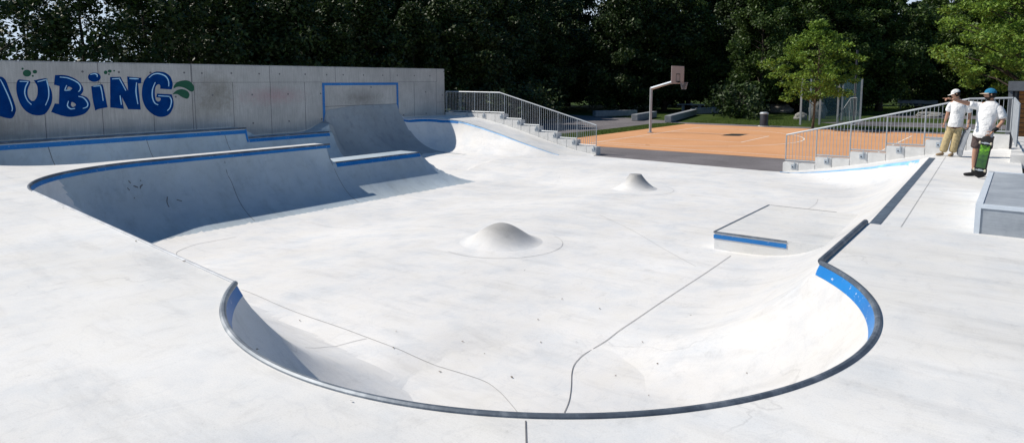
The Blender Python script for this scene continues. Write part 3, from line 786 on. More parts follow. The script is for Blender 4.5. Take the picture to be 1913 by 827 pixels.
# form seams and tie holes
sm = MB(); o_ = .0035
def vs_(b, z0, z1, w=.017): sm.box(WALL, WALL+o_, b-w/2, b+w/2, z0, z1)
hs = 3.09
for px in (183, 358, 503.6, 626, 728.5, 815): vs_(at_a(px, 135, WALL)[0], hs, WT-.01)
for px in (82, 190, 286, 364, 436, 506, 570, 774, 815): vs_(at_a(px, 190, WALL)[0], 1.0, hs)
vs_(at_a(362, 190, WALL)[0]-.05, 1.0, WT-.01, .02)
sm.box(WALL, WALL+o_, 2, 17.86, hs-.006, hs+.006).box(WALL, WALL+o_, 22.14, 24.75, hs-.006, hs+.006).box(WALL, WALL+o_, 24.75, 25.33, 2.08, 2.092)
sm.box(WALL, WALL+o_+.002, 17.98, 22.03, 2.07, 2.09)
sm.build('form_seam', M['joint'], WO)
th_ = MB()
for (x, y) in [(154,134),(222,135),(281,136),(344,136),(377,137),(432,137),(484,138),(522,138.5),(570,139),(610,140),(641,140),(679,140.5),(715,141),(742,141),(774,141.5),(803,142),(829,134),(397,178),(471,177),(538,176),(599,175),(473,230),(540,226.5),(601,222.5),(795,172),(796,212),(693,163),(826,178),(328,181),(754,215)]:
    b, z = at_a(x, y, WALL); n = 8
    th_.add([(WALL+.005, b+.036*math.cos(2*math.pi*i/n), z+.036*math.sin(2*math.pi*i/n)) for i in range(n)], [tuple(range(n))])
th_.build('tie_holes', M['joint'], WO)

# ------------------------------------------------------------------ seat blocks and railings
BL = None
M['bolt'] = simple('dark bolt', (.05, .05, .055), .5, .5)
def block(a0, a1, b0, b1, z0, z1, label, bracket=False, face=-1):
    mb = MB(); mb.box(a0+.004, a1-.004, b0, b1, z0, z1, .008)
    o = tag(mb.build('concrete_block', M['precast']), label, 'block', 'concrete blocks stepping below the railings')
    if bracket:
        cx = (a0+a1)/2+.10; cz = z1-.13; y = b0
        br = MB().box(cx-.075, cx+.075, y-.014, y-.001, cz-.075, cz+.075).box(cx+.02, cx+.05, y-.05, y-.014, cz-.02, z1+.05)
        br.build('bracket', M['steel'], o)
        MB().tube([(cx-.02, y-.03, cz-.01), (cx-.02, y-.012, cz-.01)], .022, 8).build('bolt', M['bolt'], o)
    return o
names_n = ['lowest', 'second', 'third', 'fourth', 'fifth', 'sixth', 'seventh', 'eighth', 'ninth', 'tenth', 'eleventh', 'twelfth']
Lb = [-14.44, -15.44, -16.44, -17.43, -18.43, -19.42]; top0 = .34
posL = []
for i in range(5):
    z1 = top0+.25*i; a1, a0 = Lb[i], Lb[i+1]; mid = (a0+a1)/2
    posL += [(mid, a1, z1, True), (a0, mid, z1, False)]
a = -19.42; i = 0
while a > -23.1:
    posL.append((a-.53, a, 1.59, i % 2 == 0 and i < 6)); a -= .53; i += 1
for i, (a0, a1, z1, br) in enumerate(posL):
    block(a0, a1, 25.26, 25.62, -.05, z1, 'pale concrete block under the left railing, %s from the asphalt end' % (names_n+['thirteenth','fourteenth','fifteenth','sixteenth','seventeenth','last'])[i], br)
Rb = [-6.55, -5.50, -4.44, -3.40, -2.34, -1.28, -.24]
cnt = 0
for i in range(6):
    z1 = top0+.25*i; a0, a1 = Rb[i], Rb[i+1]; mid = a0+.52
    for (x0, x1, br) in ((a0, mid, True), (mid, a1, False)):
        block(x0, x1, 24.42, 24.78, -.05, z1, 'pale concrete block under the right railing, %s from the asphalt end' % names_n[cnt], br); cnt += 1
for i in range(6):
    b1 = 24.4-.74*i; z1 = 1.59-.0*i
    tag(MB().box(-.16, .14, b1-.73, b1-.01, .9, 1.56-(.03*i)).build('concrete_block', M['precast']), 'short concrete block below the railing by the cabin, %s from the corner' % (['nearest']+names_n[1:])[i], 'block', 'concrete blocks stepping below the railings')

def railing(name, label, top, panels, d, bars=10, w=.045):
    """top: (u,z) points of the handrail; panels: (u0,u1,zbottom); d(u,z)->world point"""
    r = tag(bpy.data.objects.new(name, None), label, 'railing'); COL.objects.link(r)
    u00 = panels[0][0]; p0 = d(u00, panels[0][2]); r.location = p0
    def fin(mb, nm):
        mb.v = [(x-p0[0], y-p0[1], z-p0[2]) for x, y, z in mb.v]; o = mb.build(nm, M['railsteel'], r); return o
    h = MB()
    for p, q in zip(top, top[1:]): h.tube([d(*p), d(*q)], w*.62, 4)
    fin(h, 'handrail')
    def tz(u): return interp(u, sorted(top))
    us = set()
    for (u0, u1, zb) in panels:
        b = MB(); b.tube([d(u0, zb), d(u1, zb)], w*.55, 4); fin(b, 'bottom_rail')
        for u in (u0, u1):
            kk = round(u, 2)
            zlow = min(p[2] for p in panels if abs(p[0]-u) < .02 or abs(p[1]-u) < .02)
            if kk not in us:
                us.add(kk); fin(MB().tube([d(u, zlow-.02), d(u, tz(u))], w*.5, 4), 'post')
        n = max(2, int(round((u1-u0)/.105)))
        for i in range(1, n):
            u = u0+(u1-u0)*i/n; fin(MB().tube([d(u, zb), d(u, tz(u)-.02)], .0085, 6, False), 'baluster')
    return r
mL = []; zt0, zt5 = 1.26, 2.59
tops = [(-14.50, 1.26), (-19.72, 2.59), (-23.14, 2.61)]
pl = [(-15.46, -14.50, .40), (-16.45, -15.46, .65), (-17.44, -16.45, .90), (-18.44, -17.44, 1.15), (-19.43, -18.44, 1.40), (-20.35, -19.43, 1.66), (-21.28, -20.35, 1.66), (-22.2, -21.28, 1.66), (-23.12, -22.2, 1.66)]
railing('railing', 'galvanised railing stepping down from the wall end to the asphalt, left of the court', tops, pl, lambda u, z: (u, 25.33, z))
topsR = [(-6.48, 1.29), (-2.40, 2.33), (-1.28, 2.62), (-.24, 2.66)]
plR = [(-6.48, -5.50, .42), (-5.50, -4.46, .66), (-4.46, -3.42, .91), (-3.42, -2.38, 1.16), (-2.38, -1.30, 1.41), (-1.30, -.24, 1.68)]
railing('railing', 'galvanised railing climbing past the court towards the two skaters', topsR, plR, lambda u, z: (u, 24.50, z))
railing('railing', 'short galvanised railing returning towards the camera beside the cabin', [(19.75, 2.62), (24.46, 2.66)], [(19.75, 21.3, 1.64), (21.3, 22.9, 1.64), (22.9, 24.46, 1.64)], lambda u, z: (-.20+(24.46-u)*.029, u, z))

# ------------------------------------------------------------------ basketball hoop
HP = empty('basketball_hoop', (-18.1, 38.2, 0), label='galvanised basketball hoop with bent pole and pale backboard at the orange court', cat='basketball hoop')
def part(mb, name, mat, parent, off, smooth=False):
    mb.v = [(x-off[0], y-off[1], z-off[2]) for x, y, z in mb.v]; return mb.build(name, M[mat] if isinstance(mat, str) else mat, parent, smooth)
HO = (0, 0, 0)
part(MB().tube([(0, 0, 0), (0, 0, 2.72)], .088, 4).box(-.15, .15, -.15, .15, 0, .02), 'pole', 'steel', HP, HO)
part(MB().tube([(-.02, 0, 2.66), (1.55, 0, 3.12)], [.095, .08], 4), 'arm', 'steel', HP, HO)
part(MB().box(.78, 1.35, -.0755, -.072, 2.925, 2.96).xf(Matrix.Translation((1.0, 0, 2.94)) @ Matrix.Rotation(-.285, 4, 'Y') @ Matrix.Translation((-1.0, 0, -2.94))), 'arm_lettering', 'gblue2', HP, HO)
M['board'] = simple('pale grey-pink backboard', (.46, .41, .40), .5, 0, .05, 2)
BB = part(MB().box(1.66, 1.70, -.9, .9, 2.95, 4.0, .01), 'backboard', 'board', HP, HO)
part(MB().box(1.701, 1.706, -.30, .30, 3.50, 3.55).box(1.701, 1.706, -.30, .30, 3.07, 3.12).box(1.701, 1.706, -.30, -.25, 3.12, 3.50).box(1.701, 1.706, .25, .30, 3.12, 3.50)
     .box(1.654, 1.659, -.30, .30, 3.50, 3.55).box(1.654, 1.659, -.30, -.25, 3.07, 3.50).box(1.654, 1.659, .25, .30, 3.07, 3.50), 'target_square', 'bolt', BB, HO)
part(MB().tube([(1.55, -.25, 3.1), (1.66, -.5, 3.3)], .03, 6).tube([(1.55, .25, 3.1), (1.66, .5, 3.3)], .03, 6).box(1.5, 1.66, -.3, .3, 3.05, 3.15), 'bracket', 'steel', HP, HO)
rg = MB(); rg.tube([(2.08+.225*math.cos(t), .225*math.sin(t), 3.05) for t in np.linspace(0, 2*math.pi, 25)], .012, 6).tube([(1.7, 0, 3.05), (1.86, 0, 3.05)], .03, 6)
RO = part(rg, 'rim', 'bolt', HP, HO)
ntm = MB()
for i in range(12):
    for s_ in (-1, 1):
        pts = [(2.08+(.225-.10*(t/.42))*math.cos(2*math.pi*i/12+s_*t*1.3), (.225-.10*(t/.42))*math.sin(2*math.pi*i/12+s_*t*1.3), 3.05-t) for t in (0, .14, .28, .42)]
        ntm.tube(pts, .006, 4, False)
part(ntm, 'net', 'steel', RO, HO)

# ------------------------------------------------------------------ litter bin, benches, table, boulders behind the court
M['bin'] = simple('dark grey metal', (.055, .06, .075), .5, .4)
bn = empty('litter_bin', (-14.3, 48.2, 0), label='dark grey round litter bin standing behind the court', cat='bin')
MB().lathe([(.27, 0), (.27, .80), (.26, .82)], n=20).build('bin_body', M['bin'], bn, True)
MB().lathe([(.30, .83), (.30, .90), (.25, .96), (.15, .98)], n=20).build('bin_lid', M['steel'], bn, True)
MB().lathe([(.38, -.01), (.38, .03)], n=20).build('base_slab', M['precast'], bn)
def bench(p, q, h, wdt, label):
    a = Vector(p); b = Vector(q); t = (b-a).normalized(); n = Vector((-t.y, t.x))*wdt/2
    v = [(*(a-n), 0), (*(b-n), 0), (*(b+n), 0), (*(a+n), 0)]; v = v+[(x, y, h) for x, y, _ in v]
    bm = bmesh.new(); vv = [bm.verts.new(x) for x in v]
    for f in [(0,3,2,1),(4,5,6,7),(0,1,5,4),(1,2,6,5),(2,3,7,6),(3,0,4,7)]: bm.faces.new([vv[i] for i in f])
    bmesh.ops.bevel(bm, geom=bm.edges[:], offset=.02, segments=1, affect='EDGES')
    me = bpy.data.meshes.new('concrete_bench'); bm.to_mesh(me); bm.free(); me.materials.append(M['bench'])
    o = bpy.data.objects.new('concrete_bench', me); COL.objects.link(o); tag(o, label, 'bench', 'long concrete benches in the shade')
bench((-24.4, 48.6), (-25.5, 54.5), .5, .5, 'shaded concrete bench left of the hoop pole, under the trees')
bench((-30, 52), (-28.0, 56), .5, .5, 'shaded concrete bench farther left, nearest the railing')
bench((-21.5, 48.4), (-24.3, 60.5), .5, .5, 'long concrete bench right of the hoop pole, with a sunlit end')
bench((-24.8, 61.5), (-23.9, 66), .55, .6, 'concrete bench beyond the long one, next to the table')
tt = empty('table_tennis_table', (-26.8, 66, 0), .3, label='concrete table tennis table in the shade behind the benches', cat='table')
MB().box(-1.37, 1.37, -.76, .76, .70, .78, .01).build('table_top', M['bench'], tt)
for sx in (-.8, .8): MB().box(sx-.12, sx+.12, -.5, .5, 0, .70).build('leg', M['bench'], tt)
MB().box(-.02, .02, -.76, .76, .78, .92).build('net', M['steel'], tt)
def boulder(x, y, r, h, label, seed, mat='precast'):
    bm = bmesh.new(); bmesh.ops.create_icosphere(bm, subdivisions=3, radius=1); rr = random.Random(seed)
    ofs = Vector((rr.random()*9, rr.random()*9, rr.random()*9))
    from mathutils import noise
    for v in bm.verts:
        d = 1+.35*noise.noise(v.co*1.2+ofs)+.12*noise.noise(v.co*3+ofs); v.co = Vector((v.co.x*r*d, v.co.y*r*.8*d, max(-.1, v.co.z*h*d+h*.6)))
    me = bpy.data.meshes.new('boulder'); bm.to_mesh(me); bm.free(); me.materials.append(M[mat]); o = bpy.data.objects.new('boulder', me); COL.objects.link(o); o.location = (x, y, 0)
    tag(o, label, 'boulder')
M['rock'] = simple('pale rock', (.24, .235, .22), .9, 0, .3, 5)
boulder(-14.2, 57.5, .5, .38, 'pale boulder on the lawn left of the young tree', 3, 'rock')
boulder(-13.9, 61.5, .7, .9, 'taller grey boulder behind the pale one, by the glass fence', 5, 'rock')
boulder(-6.4, 69, 1.2, .28, 'flat pale boulder beyond the right railing', 8, 'rock')
boulder(-19.5, 70, 1.3, .5, 'low rock in the dark shade left of the lawn', 9, 'rock')

# glass ball-court fence with posts, its stair railing
k = NT('tinted glass', .08, .5); k.b.inputs['Transmission Weight'].default_value = .0
k.b.inputs['Alpha'].default_value = .30; k.base((.08, .16, .20)); M['glass'] = k.m
GF = empty('glass_fence', (-12.3, 50.8, 0), label='tall glass panel fence with steel posts behind the young tree', cat='fence')
gp = [(-12.65, 51.2), (-11.6, 52.2), (-10.6, 53.1), (-9.7, 54.0), (-9.7, 56.4), (-11.4, 58.6), (-13.4, 57.0)]
for i, p in enumerate(gp):
    h = 3.3
    part(MB().box(p[0]-.06, p[0]+.06, p[1]-.06, p[1]+.06, 0, h), 'post', 'railsteel', GF, (-12.3, 50.8, 0))
    if i < len(gp)-1:
        q = gp[i+1]; part(MB().add([(p[0], p[1], .1), (q[0], q[1], .1), (q[0], q[1], h), (p[0], p[1], h)], [(0, 1, 2, 3)]), 'glass_panel', 'glass', GF, (-12.3, 50.8, 0))
part(MB().tube([(-9.7, 54.0, 0), (-9.7, 54.0, 5.3)], .08, 6), 'post', 'bin', GF, (-12.3, 50.8, 0))
railing('railing', 'small dark stair railing at the right end of the glass fence', [(-10.55, .5), (-9.75, 1.9), (-9.35, 1.95)], [(-10.55, -9.75, .05), (-9.75, -9.35, .05)], lambda u, z: (u, 52.8, z))
# grey ping table behind the rail
gb = MB(); gb.box(-2.9, -1.3, 30.2, 32.0, .0, .85, .02)
MT = tag(gb.build('equipment_box', M['ply']), 'grey metal topped box behind the right railing beside the court', 'box')
pk = empty('park_bench', (-9.2, 86, 0), .2, label='pale park bench far off under the trees behind the skaters', cat='bench')
MB().box(-1.9, 1.9, -.25, .25, .42, .48).build('seat', M['bench'], pk); MB().box(-1.9, 1.9, .22, .27, .6, 1.0).build('backrest', M['bench'], pk)
for sx in (-1.6, 1.6): MB().box(sx-.05, sx+.05, -.22, .25, 0, .45).build('leg', M['bin'], pk)

# cabin
M['slat'] = None
k = NT('orange brown timber', .6, .3); co = k.coord((.4, .4, 6))
c = k.ramp(k.noise(co, 6, 5, .7), [(.3, (.30, .10, .025)), (.5, (.48, .19, .05)), (.7, (.62, .30, .10))]); M['slat'] = k.base(c)
M['fascia'] = simple('grey cladding', (.13, .14, .155), .6, .1)
CB0 = (-.35, 29.2, 0)
cbn = empty('timber_cabin', CB0, label='timber slatted cabin with grey flat roof at the right edge', cat='cabin')
part(MB().box(-.05, 5, .3, 5, 0, 2.8), 'wall', 'bin', cbn, HO)
for i in range(17): part(MB().box(.22, 4.8, .24, .285, .1+i*.162, .1+i*.162+.14, .006), 'slat', 'slat', cbn, HO)
part(MB().box(-.1, 5.3, -.1, 5.3, 2.80, 3.13, .01), 'roof', 'fascia', cbn, HO)
part(MB().box(-.08, .04, -.05, .08, 0, 2.8).box(.10, .17, .2, .28, 0, 2.8), 'corner_post', 'fascia', cbn, HO)
# fallen leaves and grit on the concrete
random.seed(3)
M['leafdry'] = simple('dry leaf', (.11, .075, .04), .9, 0, .4, 9)
pxs = [(657,752),(1212,741),(956,706),(1228,680),(1077,641),(735,651),(822,695),(1005,598),(1200,640),(1310,762),(344,489),(254,451),(980,505),(1050,560),(690,540),(480,655),(1120,577),(864,640),(1395,700),(118,389),(560,600),(905,662),(1010,640),(740,620),(1150,702),(1290,590)]
for i, p in enumerate(pxs):
    a, b = march(*p); z = height(a, b)[0]+.006; s = random.uniform(.010, .024); r_ = random.random()*6
    v = [(a+s*math.cos(r_+t)*q, b+s*math.sin(r_+t)*q, z+random.uniform(0, .010)) for t, q in ((0, 1), (1.3, .45), (3.1, 1), (4.6, .5))]
    tag(mesh_obj('dry_leaf', v, [(0, 1, 2), (0, 2, 3)], M['leafdry']), 'tiny dry leaf fragment lying on the pale concrete', 'leaf', 'leaf fragments on the concrete')
# ------------------------------------------------------------------ trees
def leafmat(name, c0, c1, trans=.25):
    k = NT(name, .55, .35)
    gi = k.n('ShaderNodeNewGeometry'); c = k.ramp(gi.outputs['Random Per Island'], [(0, c0), (.6, c1), (1, tuple(x*1.5 for x in c1))])
    k.l(c, k.b.inputs['Base Color'])
    tr = k.n('ShaderNodeBsdfTranslucent'); k.l(c, tr.inputs[0]); mx = k.n('ShaderNodeMixShader'); mx.inputs[0].default_value = trans
    out = k.t.nodes['Material Output']; k.l(k.b.outputs[0], mx.inputs[1]); k.l(tr.outputs[0], mx.inputs[2]); k.l(mx.outputs[0], out.inputs[0])
    return k.m
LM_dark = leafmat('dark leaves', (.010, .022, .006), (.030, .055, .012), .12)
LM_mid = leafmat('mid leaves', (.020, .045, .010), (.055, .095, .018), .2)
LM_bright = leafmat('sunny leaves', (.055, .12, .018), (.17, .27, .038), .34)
M['bark'] = simple('bark', (.055, .045, .035), .95, 0, .35, 9)
M['barkpale'] = simple('pale bark', (.14, .12, .09), .95, 0, .3, 9)

def leaves_mesh(name, centers, radii, n_per, size, mat, flat=.75, seed=0):
    r = np.random.default_rng(seed); C = np.repeat(np.array(centers), n_per, 0); Rr = np.repeat(np.array(radii), n_per)
    N = len(C); d = r.normal(size=(N, 3)); d /= np.linalg.norm(d, axis=1)[:, None]
    P_ = C + d*(Rr*r.random(N)**.5)[:, None]*np.array([1, 1, flat])
    nrm = r.normal(size=(N, 3))+np.array([0, 0, .7]); nrm /= np.linalg.norm(nrm, axis=1)[:, None]
    u = np.cross(nrm, r.normal(size=(N, 3))); u /= np.linalg.norm(u, axis=1)[:, None]; v = np.cross(nrm, u)
    s = size*(.6+.8*r.random(N)); s1 = s[:, None]
    q = np.stack([P_-u*s1*.5, P_+v*s1*.28+nrm*s1*.06, P_+u*s1*.55, P_-v*s1*.28+nrm*s1*.06], 1).reshape(-1, 3)
    me = bpy.data.meshes.new(name); me.vertices.add(N*4); me.vertices.foreach_set('co', q.astype(np.float32).ravel())
    me.loops.add(N*4); me.loops.foreach_set('vertex_index', np.arange(N*4, dtype=np.int32))
    me.polygons.add(N); me.polygons.foreach_set('loop_start', np.arange(0, N*4, 4, dtype=np.int32)); 
    me.update(calc_edges=True); me.materials.append(mat); return me
def tree_proto(seed, H, crown0, rad, n_cl, n_per, size, mat, clr=(.5, 1.0), trunk=.16, barkm='bark', shape='egg', flat=.75):
    r = random.Random(seed); tb = MB(); cs = []; rs = []
    pts = [(0, 0, -.3)]; x = y = 0
    for i in range(1, 8):
        x += r.uniform(-.12, .12)*H*.06; y += r.uniform(-.12, .12)*H*.06; pts.append((x, y, H*.92*i/7))
    tb.tube(pts, [trunk*(1-.85*i/7)*(1.25 if i == 0 else 1) for i in range(8)], 8)
    def trunk_at(z):
        t = min(6.99, max(0, z/(H*.92)*7)); i = int(t); f_ = t-i; p, q = pts[i], pts[i+1]
        return Vector(p).lerp(Vector(q), f_)
    for i in range(n_cl):
        t = (i+r.random())/n_cl; z = crown0+(H-crown0)*t
        e = math.sin(math.pi*min(1, .14+.86*t)**.8) if shape == 'egg' else (1-.5*t)
        rr = rad*e*(r.random()**.45)*r.uniform(.75, 1.15); an = r.random()*2*math.pi
        p = Vector((rr*math.cos(an), rr*math.sin(an), z+r.uniform(-.3, .3)*rad*.3)); cs.append(tuple(p)); rs.append(r.uniform(*clr))
        if i % 3 == 0:
            s_ = trunk_at(max(crown0*.7, z-rr*.55)); mid = s_.lerp(p, .5)+Vector((0, 0, rr*.08)); b0 = trunk*.35*(1-t*.6)
            tb.tube([s_, mid, p], [b0, b0*.6, b0*.2], 5, False)
    lm = leaves_mesh('crown', cs, rs, n_per, size, mat, flat, seed)
    tm = bpy.data.meshes.new('trunk'); tm.from_pydata(tb.v, [], tb.f); tm.update(); tm.materials.append(M[barkm])
    tm.polygons.foreach_set('use_smooth', [True]*len(tm.polygons))
    return tm, lm
def plant(proto, name, x, y, label, s=1., rz=0., group=None, z=0., cat='tree', sz=None):
    t = empty(name, (x, y, z), rz, label=label, cat=cat, group=group); t.scale = (s, s, sz or s)
    for nm, me in zip(('trunk', 'crown'), proto):
        o = bpy.data.objects.new(nm, me); COL.objects.link(o); o.parent = t
    return t
pd = [tree_proto(11, 9.0, .6, 2.9, 95, 330, .24, LM_dark, (.5, 1.05), .17), tree_proto(12, 9.5, .3, 3.2, 100, 330, .25, LM_dark, (.55, 1.1), .19), tree_proto(13, 8.6, 1.2, 2.7, 85, 340, .22, LM_dark, (.5, 1.0), .15)]
pm = [tree_proto(21, 13., 1.6, 4.6, 150, 300, .27, LM_mid, (.6, 1.3), .28), tree_proto(22, 13.5, 1.0, 5.0, 160, 300, .27, LM_mid, (.6, 1.3), .30)]
pdk = [tree_proto(31, 14., .8, 5.0, 170, 280, .30, LM_dark, (.7, 1.4), .3), tree_proto(32, 15., 1.0, 5.2, 170, 280, .30, LM_dark, (.7, 1.4), .3)]
rt = random.Random(5)
psp = [tree_proto(71, 10., .8, 2.8, 60, 165, .22, LM_dark, (.5, 1.0), .14), tree_proto(72, 10.5, .8, 2.8, 62, 165, .22, LM_dark, (.5, 1.0), .14)]
# row right behind the wall, low enough to leave the bowl in the sun
lab_n = ['first', 'second', 'third', 'fourth', 'fifth', 'sixth', 'seventh', 'eighth', 'ninth', 'tenth', 'eleventh', 'twelfth', 'thirteenth', 'fourteenth', 'fifteenth', 'sixteenth', 'seventeenth', 'eighteenth', 'nineteenth', 'twentieth'] + ['%s' % i for i in range(21, 60)]
def row(protos, n, x0, x1, y0, y1, base, group, smin, smax, jit=1.0, z=0):
    for i in range(n):
        t = (i+.5)/n; x = x0+(x1-x0)*t+rt.uniform(-jit, jit); y = y0+(y1-y0)*t+rt.uniform(-jit, jit)
        pp = psp[i % 2] if (x < -29 and i < 4 and y < 22) else protos[i % len(protos)]
        plant(pp, 'tree', x, y, '%s, %s from the left' % (base, lab_n[i]), rt.uniform(smin, smax), rt.random()*6, group, z)
row(pd, 12, -30.5, -31., 7., 40., 'dark leafy tree close behind the graffiti wall', 'dark trees close behind the wall', .82, .95, .7)
row(pdk, 9, -38.5, -38.5, 10., 55., 'tall dark tree in the second row behind the wall', 'tall dark trees farther behind the wall', .8, .95, 1.2)
row(pdk, 7, -46, -40, 26., 66., 'shadowy tree in the third row behind the wall', 'shadowy trees deep behind the wall', .95, 1.1, 1.5)
row(pdk+pm[:1], 7, -35, -15, 62., 82., 'dark tree beyond the concrete benches', 'dark trees beyond the benches', .9, 1.05, 1.5)
row(pdk, 5, -46, -24, 70., 92., 'dark tree at the far back of the wood', 'dark trees at the far back', 1.05, 1.2, 1.5)
row(pm, 4, -20.5, -12., 66., 76., 'green tree lit on its crown behind the litter bin', 'green trees behind the litter bin', .9, 1.0, 1.0)
row(pm, 6, -12., 4., 92., 84., 'large green tree behind the right lawn', 'green trees behind the right lawn', .84, .95, 1.0)
row(pdk, 6, -14, 14, 108, 104, 'dark tree closing the far right background', 'dark trees closing the background', .88, .96, 1.5)
sp = tree_proto(41, 13.5, 3.4, 5.2, 150, 230, .26, LM_mid, (.6, 1.2), .34)
plant(sp, 'tree', -11.7, 77.5, 'large tree with visible dark trunk standing on the sunlit lawn', 1.0, 1.)
# the young sunlit tree by the court
yt = tree_proto(52, 6.8, 2.1, 3.1, 150, 100, .155, LM_bright, (.35, .75), .085, 'barkpale', 'egg', .45)
plant(yt, 'young_tree', -11.06, 47.9, 'young tree with bright sunlit leaves between the court and the glass fence', 1.0, .5)
# big leafy tree reaching in at the upper right
bt = tree_proto(63, 9.6, 2.9, 4.9, 210, 200, .165, LM_bright, (.4, .85), .22, 'bark', 'egg', .5)
plant(bt, 'tree', .3, 42.0, 'bright yellow-green tree reaching in at the upper right above the cabin', 1.0, 2.2)
# shrubs and undergrowth
def shrub(x, y, s, label, seed, mat, group=None):
    r = random.Random(seed); cs = [(r.uniform(-.8, .8), r.uniform(-.8, .8), r.uniform(.15, 1.2)) for _ in range(26)]
    me = leaves_mesh('foliage', cs, [r.uniform(.25, .5) for _ in cs], 60, .14, mat, .8, seed)
    t = empty('shrub', (x, y, 0), label=label, cat='shrub', group=group); t.scale = (s, s, s); o = bpy.data.objects.new('foliage', me); COL.objects.link(o); o.parent = t
    st = MB()
    for i in range(5): st.tube([(0, 0, -.1), (r.uniform(-.4, .4), r.uniform(-.4, .4), 1.0)], .02, 5, False)
    st.build('stem', M['bark'], t)
shrub(-18.5, 56.5, 2.0, 'dark shrub left of the litter bin beyond the court', 1, LM_dark)
shrub(-20.8, 60.0, 2.3, 'dark bushy shrub at the end of the long concrete bench', 2, LM_dark)
shrub(-13.6, 72., 1.9, 'green shrub at the foot of the large lawn tree', 3, LM_mid)
shrub(-9.5, 88., 2.4, 'green shrub behind the far park bench', 4, LM_mid)
for i, (x, y, s) in enumerate(((-26.5, 27, 1.8), (-27, 30.5, 2.0), (-26.8, 34, 1.9), (-28, 38, 2.1), (-30, 43, 2.2), (-34, 48, 2.4))):
    shrub(x, y, s, 'dark undergrowth shrub seen through the left railing, %s from the wall' % lab_n[i], 10+i, LM_dark, 'undergrowth behind the left railing')
# grass: sunlit verge and lawns as blades
def grass(name, poly, n, h, seed):
    r = np.random.default_rng(seed); xs = [p[0] for p in poly]; ys = [p[1] for p in poly]; P_ = []
    while len(P_) < n:
        x = r.uniform(min(xs), max(xs)); y = r.uniform(min(ys), max(ys)); c = False
        for i in range(len(poly)):
            x0, y0 = poly[i]; x1, y1 = poly[(i+1) % len(poly)]
            if (y0 > y) != (y1 > y) and x < (x1-x0)*(y-y0)/(y1-y0)+x0: c = not c
        if c: P_.append((x, y))
    P_ = np.array(P_); N = len(P_); an = r.random(N)*6.28; w = .012+.01*r.random(N); hh = h*(.5+r.random(N)); le = r.normal(size=(N, 2))*.03
    base = np.c_[P_, np.full(N, -.02)]; d = np.c_[np.cos(an)*w, np.sin(an)*w, np.zeros(N)]
    q = np.stack([base-d, base+d, base+np.c_[le, hh]], 1).reshape(-1, 3)
    me = bpy.data.meshes.new(name); me.vertices.add(N*3); me.vertices.foreach_set('co', q.astype(np.float32).ravel()); me.loops.add(N*3)
    me.loops.foreach_set('vertex_index', np.arange(N*3, dtype=np.int32)); me.polygons.add(N); me.polygons.foreach_set('loop_start', np.arange(0, N*3, 3, dtype=np.int32)); me.update(calc_edges=True)
    me.materials.append(GM); o = bpy.data.objects.new(name, me); COL.objects.link(o)
    return tag(o, 'short green grass of the verge and lawns', 'grass', None, 'stuff')
GM = leafmat('grass blades', (.05, .09, .015), (.11, .17, .03), .3)
grass('grass', [(-22.0, 30.5), (-19.75, 30.5), (-19.75, 47.5), (-21.1, 47.5), (-21.6, 36.2)], 26000, .06, 1)
grass('grass', [(-19.75, 28.8), (-16.6, 25.8), (-22, 26), (-22.0, 30.5), (-19.75, 30.5)], 14000, .06, 2)
grass('grass', [(-20, 49.4), (-12.8, 49.4), (-14.5, 63), (-21, 63)], 40000, .07, 3)
grass('grass', [(-13.5, 72.5), (-4, 74), (-4, 90), (-16, 90)], 30000, .09, 4)
# ------------------------------------------------------------------ people
M['skin'] = simple('skin', (.42, .235, .16), .55, 0, .08, 8)
M['hair'] = simple('dark hair', (.018, .013, .010), .8, 0, .2, 40)
def cloth(name, col, pattern=None):
    k = NT(name, .9, .15); co = k.coord(); c = k.ramp(k.noise(co, 5, 4), [(.3, tuple(x*.9 for x in col)), (.7, col)])
    if pattern: c = k.mix(c, pattern, k.ramp(k.noise(co, 16, 2), [(.55, g(0)), (.62, g(.7))]))
    k.bump(k.noise(co, 9, 3, .5), .8, .05); return k.base(c)
M['tee'] = cloth('white cotton', (.80, .80, .80)); M['shorts'] = cloth('grey brown cotton', (.10, .075, .072))
M['khaki'] = cloth('tan trousers cloth', (.50, .40, .22), (.33, .26, .14)); M['black'] = simple('black rubber and cloth', (.012, .012, .013), .7)
M['capblue'] = cloth('blue cap cloth', (.03, .19, .34)); M['capwhite'] = cloth('white cap cloth', (.75, .75, .74)); M['brim'] = cloth('beige brim cloth', (.52, .43, .32))
M['shoe'] = simple('tan suede', (.28, .20, .12), .8)
def skin_mesh(V, E, levels=2):
    """V: [(x,y,z,rx[,ry])], E: edges; returns baked verts/faces"""
    me = bpy.data.meshes.new('t'); me.from_pydata([v[:3] for v in V], E, []); me.update()
    o = bpy.data.objects.new('t', me); COL.objects.link(o)
    o.modifiers.new('s', 'SKIN'); 
    for i, v in enumerate(V):
        sv_ = me.skin_vertices[0].data[i]; sv_.radius = (v[3], v[4] if len(v) > 4 else v[3]); sv_.use_root = (i == 0)
    ss_ = o.modifiers.new('u', 'SUBSURF'); ss_.levels = levels; ss_.render_levels = levels
    dg = bpy.context.evaluated_depsgraph_get(); ev = o.evaluated_get(dg); m2 = bpy.data.meshes.new_from_object(ev)
    vs = [v.co[:] for v in m2.vertices]; fs = [tuple(p.vertices) for p in m2.polygons]
    bpy.data.objects.remove(o); bpy.data.meshes.remove(m2); bpy.data.meshes.remove(me); return vs, fs
def chain(*pts): return list(pts), [(i, i+1) for i in range(len(pts)-1)]
